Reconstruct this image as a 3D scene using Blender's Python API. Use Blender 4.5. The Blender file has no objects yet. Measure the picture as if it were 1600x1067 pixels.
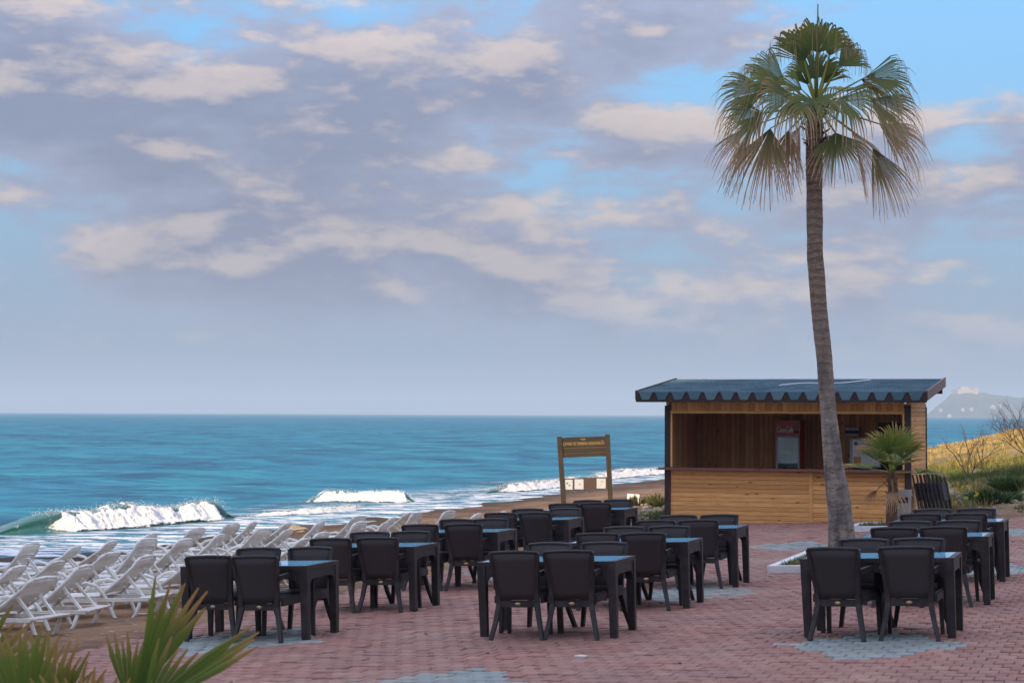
import bpy, math, random
import numpy as np
from mathutils import Vector, Matrix, Euler, noise as mnoise
random.seed(7); RNG = np.random.default_rng(7)
SC = bpy.context.scene
COL = SC.collection
# ------------------------------------------------------------------ camera
F = 2950.0                                   # focal length in photo pixels (1600 wide)
TH = math.atan(990 / F); CT, ST = math.cos(TH), math.sin(TH)
HC = 1.98; SLOPE = .036                      # the paving falls 3.6 % towards the sea (world x = along table fronts, y = depth)
cam_d = bpy.data.cameras.new('camera'); cam = bpy.data.objects.new('camera', cam_d); COL.objects.link(cam)
cam_d.sensor_width = 36; cam_d.lens = 36 * F / 1600; cam_d.clip_start = .1; cam_d.clip_end = 60000
cam.location = (0, 0, HC)
PITCH = math.atan((647.1 - 533.5) / F)
cam.rotation_euler = (Matrix.Rotation(TH, 3, 'Z') @ Matrix.Rotation(math.pi / 2 + PITCH, 3, 'X') @ Matrix.Rotation(.0044, 3, 'Z')).to_euler()
cam_d.dof.use_dof = True; cam_d.dof.focus_distance = 24; cam_d.dof.aperture_fstop = 6.5
SC.camera = cam
# ------------------------------------------------------------------ light
SUN_EL = math.radians(17)
SUN_DIR = Vector((-.018, 1., -math.tan(SUN_EL))).normalized()   # sun low behind the viewer
w = bpy.data.worlds.new('World'); SC.world = w; w.use_nodes = True
SC.view_settings.view_transform = 'Standard'; SC.view_settings.look = 'None'
SC.view_settings.gamma = 1; SC.view_settings.use_curve_mapping = False
SC.view_settings.exposure = 1.6
sun_d = bpy.data.lights.new('sun', 'SUN'); sun_d.energy = 2.3; sun_d.angle = math.radians(.5); sun_d.color = (1, .74, .43)
sun = bpy.data.objects.new('sun', sun_d); COL.objects.link(sun); sun.rotation_euler = SUN_DIR.to_track_quat('-Z', 'Y').to_euler(); sun.location = (20, -30, 40)
SC.cycles.use_denoising = True
SC.cycles.max_bounces = 6; SC.cycles.transparent_max_bounces = 8
SC.cycles.volume_bounces = 1; SC.cycles.caustics_reflective = False; SC.cycles.caustics_refractive = False

class NT:
    """small node helper"""
    def __init__(s, tree): s.t = tree; tree.nodes.clear()
    def n(s, typ, inp=None, **kw):
        nd = s.t.nodes.new('ShaderNode' + typ)
        for k, v in kw.items(): setattr(nd, k, v)
        for k, v in (inp or {}).items():
            so = nd.inputs[k]
            if isinstance(v, bpy.types.NodeSocket): s.t.links.new(v, so)
            elif isinstance(v, bpy.types.Node): s.t.links.new(v.outputs[0], so)
            else: so.default_value = v
        return nd
    def link(s, a, b): s.t.links.new(a, b)
    def math(s, op, a, b=None, c=None, clamp=False):
        d = {0: a}
        if b is not None: d[1] = b
        if c is not None: d[2] = c
        return s.n('Math', d, operation=op, use_clamp=clamp).outputs[0]
    def ss(s, x, lo, hi, a=0., b=1.):
        return s.n('MapRange', {0: x, 1: lo, 2: hi, 3: a, 4: b}, interpolation_type='SMOOTHSTEP').outputs[0]
    def mix(s, f, a, b, blend='MIX'):
        nd = s.n('Mix', data_type='RGBA', blend_type=blend)
        for i, v in ((0, f), (6, a), (7, b)):
            if isinstance(v, bpy.types.NodeSocket): s.t.links.new(v, nd.inputs[i])
            else: nd.inputs[i].default_value = v if i == 0 else (*v, 1)[:4]
        return nd.outputs[2]
    def noise(s, vec, scale, detail=4, rough=.55, out=0, **kw):
        d = {'Scale': scale, 'Detail': detail, 'Roughness': rough}
        if vec is not None: d['Vector'] = vec
        return s.n('TexNoise', d, **kw).outputs[out]
    def mapv(s, vec, scale=(1, 1, 1), loc=(0, 0, 0)):
        return s.n('Mapping', {'Vector': vec, 'Scale': scale, 'Location': loc}).outputs[0]

# ---- sky: Nishita with a broken layer of evening cloud and haze low down
T = NT(w.node_tree)
gen = T.n('TexCoord').outputs['Generated']
sky = T.n('TexSky', sky_type='NISHITA', sun_disc=False, sun_elevation=SUN_EL, sun_rotation=math.radians(180), altitude=10, air_density=1.3, dust_density=.6, ozone_density=3.0)
sep = T.n('SeparateXYZ', {0: gen}); el = sep.outputs[2]
CS = (1, 1, 2.7); CO = (8.53, 3.18, 2.12); BO = (2.8, 7.42, 2.86)
cvec = T.mapv(gen, CS, CO); cvec2 = T.mapv(gen, CS, (CO[0], CO[1], CO[2] + .035))
def cn(v): return T.noise(v, 5.4, 11, .60, noise_dimensions='3D')
n1 = cn(cvec); n2 = cn(cvec2)
big = T.noise(T.mapv(gen, (1, 1, 2.2), BO), 3.0, 2, .5)
dens = T.math('ADD', n1, T.math('MULTIPLY', T.math('SUBTRACT', big, .5), .5))
dens = T.math('ADD', dens, T.ss(el, .22, .6, 0., .10))            # cloud added above the view to make the sky light less blue
mask = T.ss(dens, .415, .515)
lit = T.ss(T.math('SUBTRACT', n1, n2), -.01, .10)
thick = T.ss(dens, .47, .64)
edge = T.mix(lit, (1.45, 1.55, 2.1), (3.0, 2.5, 2.25))
body = T.mix(lit, (1.0, 1.08, 1.55), (2.35, 2.0, 1.95))
ccol = T.mix(thick, edge, body)
base = T.mix(.8, sky.outputs[0], (.42, 1.5, 3.0))
lowf = T.ss(el, .0, .17, 1., 0.)
veil = T.mix(T.math('MULTIPLY', lowf, .93), base, (1.08, 1.36, 1.85))
fade = T.ss(el, .012, .07)
skyc = T.mix(T.math('MULTIPLY', T.math('MULTIPLY', mask, fade), .92), veil, ccol)
gain = T.ss(el, .08, .7, .76, 2.5)  # unseen upper sky brightened as fill for the shaded terrace
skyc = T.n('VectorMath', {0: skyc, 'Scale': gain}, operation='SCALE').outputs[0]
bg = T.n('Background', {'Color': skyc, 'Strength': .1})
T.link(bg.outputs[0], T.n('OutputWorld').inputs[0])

# ------------------------------------------------------------------ helpers
def W(X, Y, z=0): return Vector((X * CT - Y * ST, X * ST + Y * CT, z))       # camera-aligned ground frame -> world
def hor(px): return 643.6 + .0044 * px
def at(px, py, Y): return W((px - 800) / F * Y, Y, HC - (py - hor(px)) * Y / F)
def plane(u): return SLOPE * u
TILT = math.atan(SLOPE)
def link(o, parent=None):
    COL.objects.link(o)
    if parent is not None: o.parent = parent
    return o
def tag(o, label=None, cat=None, group=None, kind=None):
    for k, v in (('label', label), ('category', cat), ('group', group), ('kind', kind)):
        if v: o[k] = v
    return o
def thing(name, label, cat, loc=(0, 0, 0), rot=(0, 0, 0), group=None):
    o = bpy.data.objects.new(name, None); link(o); o.location = loc; o.rotation_euler = rot
    o.empty_display_size = .1
    return tag(o, label, cat, group)
def copy_tree(o, parent=None):
    c = o.copy(); COL.objects.link(c)
    if parent is not None: c.parent = parent
    for ch in list(o.children): copy_tree(ch, c)
    return c
class MB:
    def __init__(s): s.v = []; s.f = []; s.m = []; s.c = None
    def add(s, vs, fs, mi=0):
        b = len(s.v); s.v += [tuple(p) for p in vs]; s.f += [tuple(b + i for i in f) for f in fs]; s.m += [mi] * len(fs); return s
    def box(s, c, d, mi=0, M=None):
        x, y, z = c; a, b, e = d[0] / 2, d[1] / 2, d[2] / 2
        vs = [Vector((x + i * a, y + j * b, z + k * e)) for k in (-1, 1) for j in (-1, 1) for i in (-1, 1)]
        if M is not None: vs = [M @ q for q in vs]
        return s.add(vs, [(0, 2, 3, 1), (4, 5, 7, 6), (0, 1, 5, 4), (2, 6, 7, 3), (0, 4, 6, 2), (1, 3, 7, 5)], mi)
    def bar(s, p0, p1, w0, d0, w1=None, d1=None, ref=(0, 1, 0), mi=0):
        p0, p1 = Vector(p0), Vector(p1); t = (p1 - p0).normalized(); b = t.cross(Vector(ref)).normalized(); a = b.cross(t)
        w1 = w0 if w1 is None else w1; d1 = d0 if d1 is None else d1
        vs = []
        for p, ww, dd in ((p0, w0, d0), (p1, w1, d1)):
            for i, j in ((-1, -1), (1, -1), (1, 1), (-1, 1)): vs.append(p + b * (i * ww / 2) + a * (j * dd / 2))
        return s.add(vs, [(3, 2, 1, 0), (4, 5, 6, 7), (0, 1, 5, 4), (1, 2, 6, 5), (2, 3, 7, 6), (3, 0, 4, 7)], mi)
    def tube(s, pts, r, n=8, mi=0):
        pts = [Vector(p) for p in pts]; k = len(pts)
        rs = r if isinstance(r, (list, tuple)) else [r] * k
        vs = []; a = None
        for i, p in enumerate(pts):
            t = (pts[min(i + 1, k - 1)] - pts[max(i - 1, 0)]).normalized()
            if a is None: a = t.orthogonal().normalized()
            a = (a - t * a.dot(t)).normalized(); b = t.cross(a)
            for j in range(n):
                q = 2 * math.pi * j / n; vs.append(p + (a * math.cos(q) + b * math.sin(q)) * rs[i])
        fs = [(i * n + j, i * n + (j + 1) % n, (i + 1) * n + (j + 1) % n, (i + 1) * n + j) for i in range(k - 1) for j in range(n)]
        fs += [tuple(range(n - 1, -1, -1)), tuple((k - 1) * n + j for j in range(n))]
        return s.add(vs, fs, mi)
    def prism(s, outline, axis, t0, t1, mi=0):
        """outline of 2-D points extruded along axis 'x','y' or 'z' """
        def P(a, b, t): return {'x': (t, a, b), 'y': (a, t, b), 'z': (a, b, t)}[axis]
        n = len(outline); vs = [P(a, b, t0) for a, b in outline] + [P(a, b, t1) for a, b in outline]
        fs = [tuple(range(n)), tuple(range(2 * n - 1, n - 1, -1))] + [(i, i + n, (i + 1) % n + n, (i + 1) % n) for i in range(n)]
        return s.add(vs, fs, mi)
    def mesh(s, name, mats, smooth=False):
        me = bpy.data.meshes.new(name); me.from_pydata(s.v, [], s.f)
        for m in (mats if isinstance(mats, (list, tuple)) else [mats]): me.materials.append(m)
        if any(s.m): me.polygons.foreach_set('material_index', s.m)
        if smooth: me.polygons.foreach_set('use_smooth', [True] * len(s.f))
        if s.c is not None:
            at_ = me.color_attributes.new('Col', 'FLOAT_COLOR', 'POINT'); at_.data.foreach_set('color', np.array(s.c, dtype=np.float32).ravel())
        import bmesh
        bm = bmesh.new(); bm.from_mesh(me)
        if len(s.v) < 20000: bmesh.ops.recalc_face_normals(bm, faces=bm.faces)
        bm.to_mesh(me); bm.free(); me.update()
        return me
    def build(s, name, mats, parent=None, smooth=False):
        return link(bpy.data.objects.new(name, s.mesh(name, mats, smooth)), parent)
def npmesh(name, v, f, mat, smooth=True, col=None, midx=None):
    """numpy quads / tris"""
    me = bpy.data.meshes.new(name); v = np.asarray(v, np.float32); f = np.asarray(f, np.int32); k = f.shape[1]
    me.vertices.add(len(v)); me.vertices.foreach_set('co', v.ravel())
    me.loops.add(f.size); me.loops.foreach_set('vertex_index', f.ravel())
    me.polygons.add(len(f)); me.polygons.foreach_set('loop_start', np.arange(0, f.size, k, dtype=np.int32)); me.polygons.foreach_set('loop_total', np.full(len(f), k, np.int32))
    for m in (mat if isinstance(mat, (list, tuple)) else [mat]): me.materials.append(m)
    if midx is not None: me.polygons.foreach_set('material_index', np.asarray(midx, np.int32))
    if smooth: me.polygons.foreach_set('use_smooth', np.ones(len(f), bool))
    me.update(calc_edges=True)
    if col is not None:
        a = me.color_attributes.new('Col', 'FLOAT_COLOR', 'POINT'); c = np.ones((len(v), 4), np.float32); c[:, :3] = col; a.data.foreach_set('color', c.ravel())
    me.validate(); return me

# ------------------------------------------------------------------ materials
def mat(name, base=None, rough=.6, spec=.5, fn=None, metallic=0, **kw):
    m = bpy.data.materials.new(name); m.use_nodes = True; t = NT(m.node_tree)
    p = t.n('BsdfPrincipled', {'Roughness': rough, 'Metallic': metallic, 'Specular IOR Level': spec})
    if base: p.inputs['Base Color'].default_value = (*base, 1)
    for k, v in kw.items(): p.inputs[k].default_value = v
    t.link(p.outputs[0], t.n('OutputMaterial').inputs[0])
    if fn: fn(t, p)
    return m
def bump(t, p, h, strength=.3, dist=.01):
    t.link(t.n('Bump', {'Height': h, 'Strength': strength, 'Distance': dist}).outputs[0], p.inputs['Normal'])
def objc(t): return t.n('TexCoord').outputs['Object']
def pos(t): return t.n('NewGeometry').outputs['Position']
def orand(t): return t.n('ObjectInfo').outputs['Random']
def M_paver(red):
    def fn(t, p):
        r = t.math('FRACT', t.math('ADD', t.n('NewGeometry').outputs['Random Per Island'], orand(t)))
        ramp = t.n('ValToRGB', {0: r}); e = ramp.color_ramp
        cols = [(.285, .13, .10), (.375, .19, .145), (.32, .155, .12), (.42, .23, .175)] if red else [(.24, .29, .275), (.31, .36, .335), (.27, .32, .30), (.35, .39, .36)]
        e.elements[0].color = (*cols[0], 1); e.elements[1].color = (*cols[3], 1)
        for q, c in ((.35, cols[1]), (.7, cols[2])): e.elements.new(q).color = (*c, 1)
        d = t.noise(pos(t), .9, 5, .6); g = t.noise(pos(t), 60, 3, .7)
        c = t.mix(t.ss(d, .35, .75, 0, .6), ramp.outputs[0], (.25, .165, .135) if red else (.2, .2, .18))
        st = t.noise(pos(t), 2.6, 6, .7); c = t.mix(t.ss(st, .60, .70, 0, .6), c, (.10, .075, .065)); sd_ = t.noise(t.mapv(pos(t), loc=(7, 3, 0)), .45, 5, .65); c = t.mix(t.ss(sd_, .52, .72, 0, .5), c, (.42, .33, .25))
        c = t.mix(t.ss(g, .35, .75, .0, .35), c, (.13, .085, .08) if red else (.13, .14, .135))
        t.link(c, p.inputs['Base Color']); bump(t, p, g, .35, .004)
    return mat('paver_red' if red else 'paver_grey', rough=.82, spec=.35, fn=fn)
m_pav, m_pavg = M_paver(True), M_paver(False)
m_joint = mat('paver_joint', (.055, .042, .04), .95, .1)
def _pl(t, p):
    weave = t.n('TexWave', {'Vector': objc(t), 'Scale': 70, 'Distortion': 0.}, bands_direction='Z').outputs[1]
    weave2 = t.n('TexWave', {'Vector': objc(t), 'Scale': 50, 'Distortion': 0.}, bands_direction='X').outputs[1]
    n = t.noise(objc(t), 9, 3)
    c = t.mix(n, (.021, .016, .0165), (.042, .032, .031)); t.link(t.mix(t.math('MULTIPLY', orand(t), .6), c, (.055, .044, .042)), p.inputs['Base Color'])
    bump(t, p, t.math('MULTIPLY', weave, weave2), .35, .004)
m_rattan = mat('rattan_black', rough=.5, spec=.35, fn=_pl)
def _bk(t, p):
    n = t.noise(pos(t), 5, 5, .65); c = t.mix(t.ss(n, .4, .7), (.024, .019, .019), (.048, .039, .037)); t.link(c, p.inputs['Base Color']); t.link(t.ss(n, .3, .7, .38, .6), p.inputs['Roughness'])
m_black = mat('plastic_black', spec=.38, fn=_bk)
m_glass = mat('table_glass', (.26, .66, .88), .08, .35, IOR=1.5)  # sky reflection on the table tops is painted into this blue
m_emblem = mat('emblem_metal', (.55, .38, .22), .35, metallic=.8)
def _wp(t, p):
    n = t.math('ADD', t.noise(pos(t), 4, 5, .65), t.math('MULTIPLY', t.math('SUBTRACT', orand(t), .5), .25))
    t.link(t.mix(t.ss(n, .4, .75), (.80, .78, .72), (.60, .55, .47)), p.inputs['Base Color'])
m_white = mat('plastic_white', rough=.38, spec=.5, fn=_wp)
def M_wood(name, a, b, knot, rough=.6):
    def fn(t, p):
        o = objc(t); off = t.n('CombineXYZ', {0: t.math('MULTIPLY', orand(t), 37.), 1: t.math('MULTIPLY', orand(t), 11.)})
        v = t.n('VectorMath', {0: o, 1: off}, operation='ADD').outputs[0]
        g = t.noise(t.mapv(v, (1.2, 16, 16)), 2.4, 5, .6); k = t.n('TexVoronoi', {'Vector': t.mapv(v, (1.0, 5.5, 3)), 'Scale': 2.3}).outputs[0]
        c = t.mix(t.ss(g, .3, .72), a, b)
        c = t.mix(t.math('MULTIPLY', orand(t), .62), c, tuple(x * .5 for x in a))
        c = t.mix(t.ss(k, .06, .15, .92, 0), c, knot)
        t.link(c, p.inputs['Base Color']); bump(t, p, g, .25, .004)
    return mat(name, rough=rough, spec=.35, fn=fn)
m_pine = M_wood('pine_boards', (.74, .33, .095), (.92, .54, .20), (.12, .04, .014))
m_pine_in = M_wood('pine_boards_inner', (.56, .26, .10), (.76, .42, .19), (.08, .03, .014))  # darker pine tone for the inner boards
m_dark = M_wood('dark_stained_timber', (.045, .028, .025), (.075, .045, .036), (.02, .012, .01))
m_old = M_wood('weathered_timber', (.022, .017, .013), (.05, .038, .026), (.05, .03, .02), .8)
m_counter = M_wood('counter_timber', (.17, .075, .06), (.25, .12, .09), (.06, .03, .02), .45)
def _sh(t, p):
    g = t.noise(objc(t), 70, 3, .7); r = orand(t)
    c = t.mix(r, (.075, .15, .19), (.14, .24, .28)); c = t.mix(t.ss(g, .35, .7, 0, .5), c, (.02, .04, .055))
    t.link(c, p.inputs['Base Color']); bump(t, p, g, .5, .006)
m_shingle = mat('bitumen_shingle', rough=.85, spec=.3, fn=_sh)
def attr_fn(sc=0, amt=.3, detail=4, bs=.3, bd=.02, dark=.5):
    def fn(t, p):
        a = t.n('VertexColor', layer_name='Col').outputs[0]
        if sc:
            n = t.noise(pos(t), sc, detail, .65); c = t.mix(t.ss(n, .3, .75, 0, amt), a, t.mix(1., a, (dark,) * 3, 'MULTIPLY'))
            bump(t, p, n, bs, bd); t.link(c, p.inputs['Base Color'])
        else: t.link(a, p.inputs['Base Color'])
    return fn
def _terr(t, p):
    a = t.n('VertexColor', layer_name='Col').outputs[0]; P = pos(t)
    n = t.noise(P, 4, 9, .7); n2 = t.noise(P, .8, 6, .65); vo = t.n('TexVoronoi', {'Vector': P, 'Scale': 7., 'Randomness': 1.}); pr = t.n('SeparateColor', {0: vo.outputs[1]}).outputs[0]
    c = t.mix(t.ss(n, .32, .7, 0, .75), a, t.mix(1., a, (.42,) * 3, 'MULTIPLY')); c = t.mix(t.ss(n2, .4, .7, 0, .5), c, t.mix(1., a, (1.5, 1.4, 1.25), 'MULTIPLY'))
    peb = t.math('MULTIPLY', t.ss(vo.outputs[0], .22, .3, 1, 0), t.ss(pr, .62, .66)); peb = t.math('MULTIPLY', peb, t.ss(t.noise(P, .35, 3), .45, .6))
    c = t.mix(peb, c, t.mix(pr, (.2, .15, .11), (.55, .46, .36))); t.link(c, p.inputs['Base Color'])
    bump(t, p, t.math('ADD', n, t.math('MULTIPLY', peb, .5)), 1., .07)
m_terr = mat('sand_and_soil', rough=.95, spec=.15, fn=_terr)
def _leaf(t, p):
    attr_fn()(t, p)
    tr = t.n('BsdfTranslucent', {'Color': t.n('VertexColor', layer_name='Col').outputs[0]})
    out = [n for n in t.t.nodes if n.type == 'OUTPUT_MATERIAL'][0]
    t.link(t.n('MixShader', {0: .35, 1: p.outputs[0], 2: tr.outputs[0]}).outputs[0], out.inputs[0])
m_leaf = mat('palm_leaf', rough=.5, spec=.4, fn=_leaf)
m_grass = mat('grass_blades', rough=.7, spec=.25, fn=attr_fn())
def _tr(t, p):
    o = objc(t); n = t.noise(t.mapv(o, (1, 1, .35)), 5, 6, .62); n2 = t.noise(t.mapv(o, (1, 1, 3)), 14, 4, .6)
    ring = t.n('TexWave', {'Vector': o, 'Scale': 2.6, 'Distortion': 3.5, 'Detail': 3, 'Detail Scale': 2.}, bands_direction='Z').outputs[1]
    hz = t.ss(t.n('SeparateXYZ', {0: o}).outputs[2], 1.6, 4.2)
    low = t.mix(t.ss(n, .38, .62), (.13, .115, .105), (.34, .27, .215)); low = t.mix(t.ss(n2, .5, .7, 0, .85), low, (.085, .066, .055))
    up = t.mix(t.ss(n2, .35, .7), (.20, .135, .095), (.33, .235, .17)); up = t.mix(t.math('MULTIPLY', t.ss(ring, .6, 1.), .45), up, (.07, .05, .042))
    t.link(t.mix(hz, low, up), p.inputs['Base Color']); bump(t, p, t.math('ADD', t.math('MULTIPLY', n2, .7), t.math('MULTIPLY', ring, .25)), .7, .03)
m_trunk = mat('palm_trunk_bark', rough=.9, spec=.2, fn=_tr)
m_boot = mat('palm_boots', (.13, .075, .045), .9, .2)
def _kerb(t, p):
    n = t.noise(pos(t), 7, 5, .65); t.link(t.mix(t.ss(n, .45, .75, 0, .7), (.72, .73, .74), (.42, .41, .40)), p.inputs['Base Color'])
m_kerb = mat('whitewashed_kerb', rough=.85, spec=.2, fn=_kerb)
m_soil = mat('planter_soil', (.09, .075, .04), .95, .1)
m_fred = mat('fridge_red', (.5, .014, .024), .3, .5)
m_fin = mat('fridge_interior', (.72, .78, .78), .5, .4)
def _fg(t, p):
    out = [n for n in t.t.nodes if n.type == 'OUTPUT_MATERIAL'][0]; tr = t.n('BsdfTransparent', {'Color': (.82, .92, .92, 1)}); gl = t.n('BsdfGlossy', {'Roughness': .04})
    t.link(t.n('MixShader', {0: .12, 1: tr.outputs[0], 2: gl.outputs[0]}).outputs[0], out.inputs[0])
m_fglass = mat('fridge_glass', fn=_fg)
m_paint = mat('white_paint', (.8, .8, .78), .5)
m_notice = mat('notice_paper', (.36, .42, .5), .6)
m_ink = mat('black_ink', (.015, .015, .015), .6)
m_redink = mat('red_ink', (.5, .05, .03), .6)
m_yel = mat('yellow_lettering', (.22, .15, .04), .6)
m_orange = mat('orange_print', (.7, .3, .05), .6)
m_green = mat('green_print', (.05, .3, .16), .6)
m_steel = mat('brushed_steel', (.6, .6, .6), .32, metallic=.9)
m_grey = mat('grey_plastic', (.4, .4, .41), .5)
m_maroon = mat('maroon_board', (.03, .012, .011), .6)
m_bark = mat('dry_twig', (.075, .05, .036), .9, .1)
m_flower = mat('yellow_petals', (.75, .55, .03), .6)
def _rk(t, p):
    n = t.noise(objc(t), 4, 6, .65); c = t.mix(t.ss(n, .3, .7), (.17, .12, .085), (.36, .28, .2)); t.link(t.mix(t.math('MULTIPLY', orand(t), .5), c, (.42, .36, .3)), p.inputs['Base Color']); bump(t, p, n, .8, .06)
m_rock = mat('beach_rock', rough=.9, spec=.25, fn=_rk)
def _sea(t, p):
    P = pos(t); s = t.n('SeparateXYZ', {0: P}); u = s.outputs[0]; v = s.outputs[1]
    rot = t.n('VectorRotate', {'Vector': P, 'Axis': (0, 0, 1), 'Angle': -TH}, rotation_type='AXIS_ANGLE').outputs[0]
    a = t.noise(t.mapv(rot, (.55, 1.1, 1)), 1.1, 5, .62); b = t.noise(t.mapv(rot, (.06, .22, 1)), 1., 4, .6); c = t.noise(t.mapv(rot, (.006, .03, 1)), 1., 4, .6)
    h = t.math('ADD', t.math('MULTIPLY', a, .22), t.math('ADD', t.math('MULTIPLY', b, .9), t.math('MULTIPLY', c, 3.)))
    bump(t, p, h, 1., .9)
    col = t.mix(t.ss(b, .35, .68), (.002, .095, .165), (.012, .22, .31)); col = t.mix(t.ss(c, .35, .65, 0, .55), col, (.004, .12, .23))
    col = t.mix(t.ss(a, .45, .68, 0, .5), col, (.03, .29, .37)); col = t.mix(t.ss(a, .3, .46, .6, 0), col, (.002, .06, .10))
    e_ = t.noise(t.mapv(rot, (.22, .13, 1)), 1., 4, .65); g_ = t.noise(t.mapv(rot, (.06, .028, 1)), 1., 4, .65)
    col = t.mix(t.ss(e_, .5, .66, 0, .75), col, (.022, .27, .34)); col = t.mix(t.ss(e_, .34, .47, .7, 0), col, (.001, .055, .125)); col = t.mix(t.ss(g_, .52, .68, 0, .6), col, (.015, .20, .32)); col = t.mix(t.ss(g_, .33, .46, .6, 0), col, (.001, .065, .14))
    wig = t.math('MULTIPLY', t.math('SUBTRACT', t.noise(t.mapv(P, (.0, .09, 0)), 1., 3, .6), .5), 5.)
    near = t.math('MULTIPLY', t.ss(t.math('ADD', u, wig), -32., -25.), t.ss(v, 112., 125., 1., 0.))
    lace = t.noise(t.mapv(rot, (.5, 1.0, 1)), 1.3, 10, .74, noise_dimensions='2D')
    foam = t.math('MULTIPLY', near, t.ss(t.math('ADD', lace, t.math('MULTIPLY', near, .07)), .545, .60))
    col = t.mix(t.math('MULTIPLY', near, .35), col, (.10, .20, .22))
    t.link(t.mix(foam, col, (.75, .77, .78)), p.inputs['Base Color'])
    t.link(t.math('ADD', .16, t.math('MULTIPLY', foam, .6)), p.inputs['Roughness'])
def _sea2(t, p):
    _sea(t, p); out = [n for n in t.t.nodes if n.type == 'OUTPUT_MATERIAL'][0]; bm = [n for n in t.t.nodes if n.type == 'BUMP'][0]
    gl = t.n('BsdfGlossy', {'Roughness': .25, 'Normal': bm.outputs[0]}); t.link(t.n('MixShader', {0: .15, 1: p.outputs[0], 2: gl.outputs[0]}).outputs[0], out.inputs[0])
m_sea = mat('sea_water', rough=.6, spec=0., fn=_sea2)
def _wv(t, p):
    n = t.noise(t.mapv(pos(t), (1, 1, 3)), 3, 5, .65); lace = t.noise(pos(t), 2.2, 7, .75)
    c = t.mix(n, (.012, .07, .075), (.05, .19, .18)); t.link(t.mix(t.ss(lace, .56, .68), c, (.75, .77, .76)), p.inputs['Base Color']); bump(t, p, n, .5, .1)
m_wave = mat('wave_water', rough=.15, spec=.5, fn=_wv)
def _fm(t, p):
    out = [n_ for n_ in t.t.nodes if n_.type == 'OUTPUT_MATERIAL'][0]; ed = t.n('VertexColor', layer_name='Col').outputs[0]
    fr_ = t.noise(pos(t), 4.5, 9, .74); al = t.ss(t.math('ADD', fr_, t.math('MULTIPLY', t.math('SUBTRACT', ed, .5), 1.0)), .42, .56)
    t.link(t.n('MixShader', {0: al, 1: t.n('BsdfTransparent').outputs[0], 2: t.n('MixShader', {0: .3, 1: p.outputs[0], 2: t.n('BsdfTranslucent', {'Color': (.95, .95, .95, 1)}).outputs[0]}).outputs[0]}).outputs[0], out.inputs[0])
    n = t.noise(pos(t), 5, 7, .7); t.link(t.mix(t.ss(n, .3, .6), (.82, .84, .86), (.95, .95, .95)), p.inputs['Base Color']); bump(t, p, t.noise(pos(t), 9, 9, .75), .6, .06)
m_foam = mat('white_water', rough=.8, spec=.2, fn=_fm)
m_hill = mat('far_hill', rough=.95, spec=.1, fn=attr_fn(.02, .5))
m_stone = mat('castle_stone', (.42, .36, .30), .9, .1)
m_house = mat('white_render', (.33, .32, .31), .8, .2)
m_beige = mat('beige_render', (.55, .50, .42), .85, .2)
m_pane = mat('dark_window_glass', (.03, .04, .05), .08, .6)

# ------------------------------------------------------------------ ground
def fbm(x, y, s, o=4):
    return mnoise.fractal((x * s, y * s, 3.7), 1., 2., o)
PAT_L, PAT_F = -10.0, 40.0
def sstep(x, a, b):
    t = min(1, max(0, (x - a) / (b - a))); return t * t * (3 - 2 * t)
def beach(u):
    xs = (-60, -35, -27, -24, -19, -14, -11.4, -10.0); zs = (-5, -2.6, -1.62, -1.36, -1.02, -.66, -.47, -.41)
    return float(np.interp(u, xs, zs))
def ground(u, v):
    if u < -10: zb = beach(u)
    else: zb = -.41 + .036 * (u + 10)
    far = sstep(v, 40.5, 46)
    k = np.interp(v, (42, 66, 92), (.05, .15, .24)); top = np.interp(v, (42, 60, 92), (.25, .75, 1.35))
    zl = -.66 + (u + 14) * k if u > -14 else beach(u)
    if u > -14:
        zl = min(zl, top) if zl < top - .3 else top - .3 + .3 * math.tanh((zl - top + .3) / .3)
    fall = sstep(v, 98, 135)
    zl = zl * (1 - fall) + fall * (-3.)
    z = zb * (1 - far) + zl * far
    if u < PAT_L or v > PAT_F:
        amp = .035 + .16 * sstep(v, 42, 60) * sstep(u, -20, -10) + .10 * sstep(-u, 16.5, 20) * (1 - sstep(-u, 26, 32))
        z += amp * fbm(u, v, .55) + .02 * fbm(u, v, 2.7)
    else: z = min(z, plane(u) - .25)
    return z
def terr_col(u, v, z):
    n = fbm(u, v, .35); n2 = fbm(u + 40, v, 1.3)
    sand = np.array((.28, .175, .105)) * (1 + .2 * n2)
    wet = sstep(-z, .92, 1.25)
    c = sand * (1 - wet) + np.array((.085, .062, .047)) * wet
    rk = sstep(n2 + n * .6, .05, .35) * sstep(-u, 17, 20) * (1 - sstep(v, 62, 80))
    c = c * (1 - rk * .6) + np.array((.15, .095, .055)) * rk * .6
    g = sstep(u, -15.5, -12) * sstep(v, 42, 45)
    dry = np.array((.40, .29, .115)) if n > .0 else np.array((.33, .235, .10)); grn = np.array((.12, .135, .045))
    gg = dry * sstep(n2 + .35 * n + sstep(v, 52, 70) * .5, -.15, .35) + grn * (1 - sstep(n2 + .35 * n + sstep(v, 52, 70) * .5, -.15, .35))
    bank = sstep(v, 40, 40.5) * (1 - sstep(v, 42.5, 45))
    gg = gg * (1 - bank) + np.array((.19, .125, .085)) * bank
    peb = g * sstep(n2, .1, .4) * (1 - sstep(v, 50, 58))
    gg = gg * (1 - peb * .7) + np.array((.36, .28, .2)) * peb * .7
    return c * (1 - g) + gg * g
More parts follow.
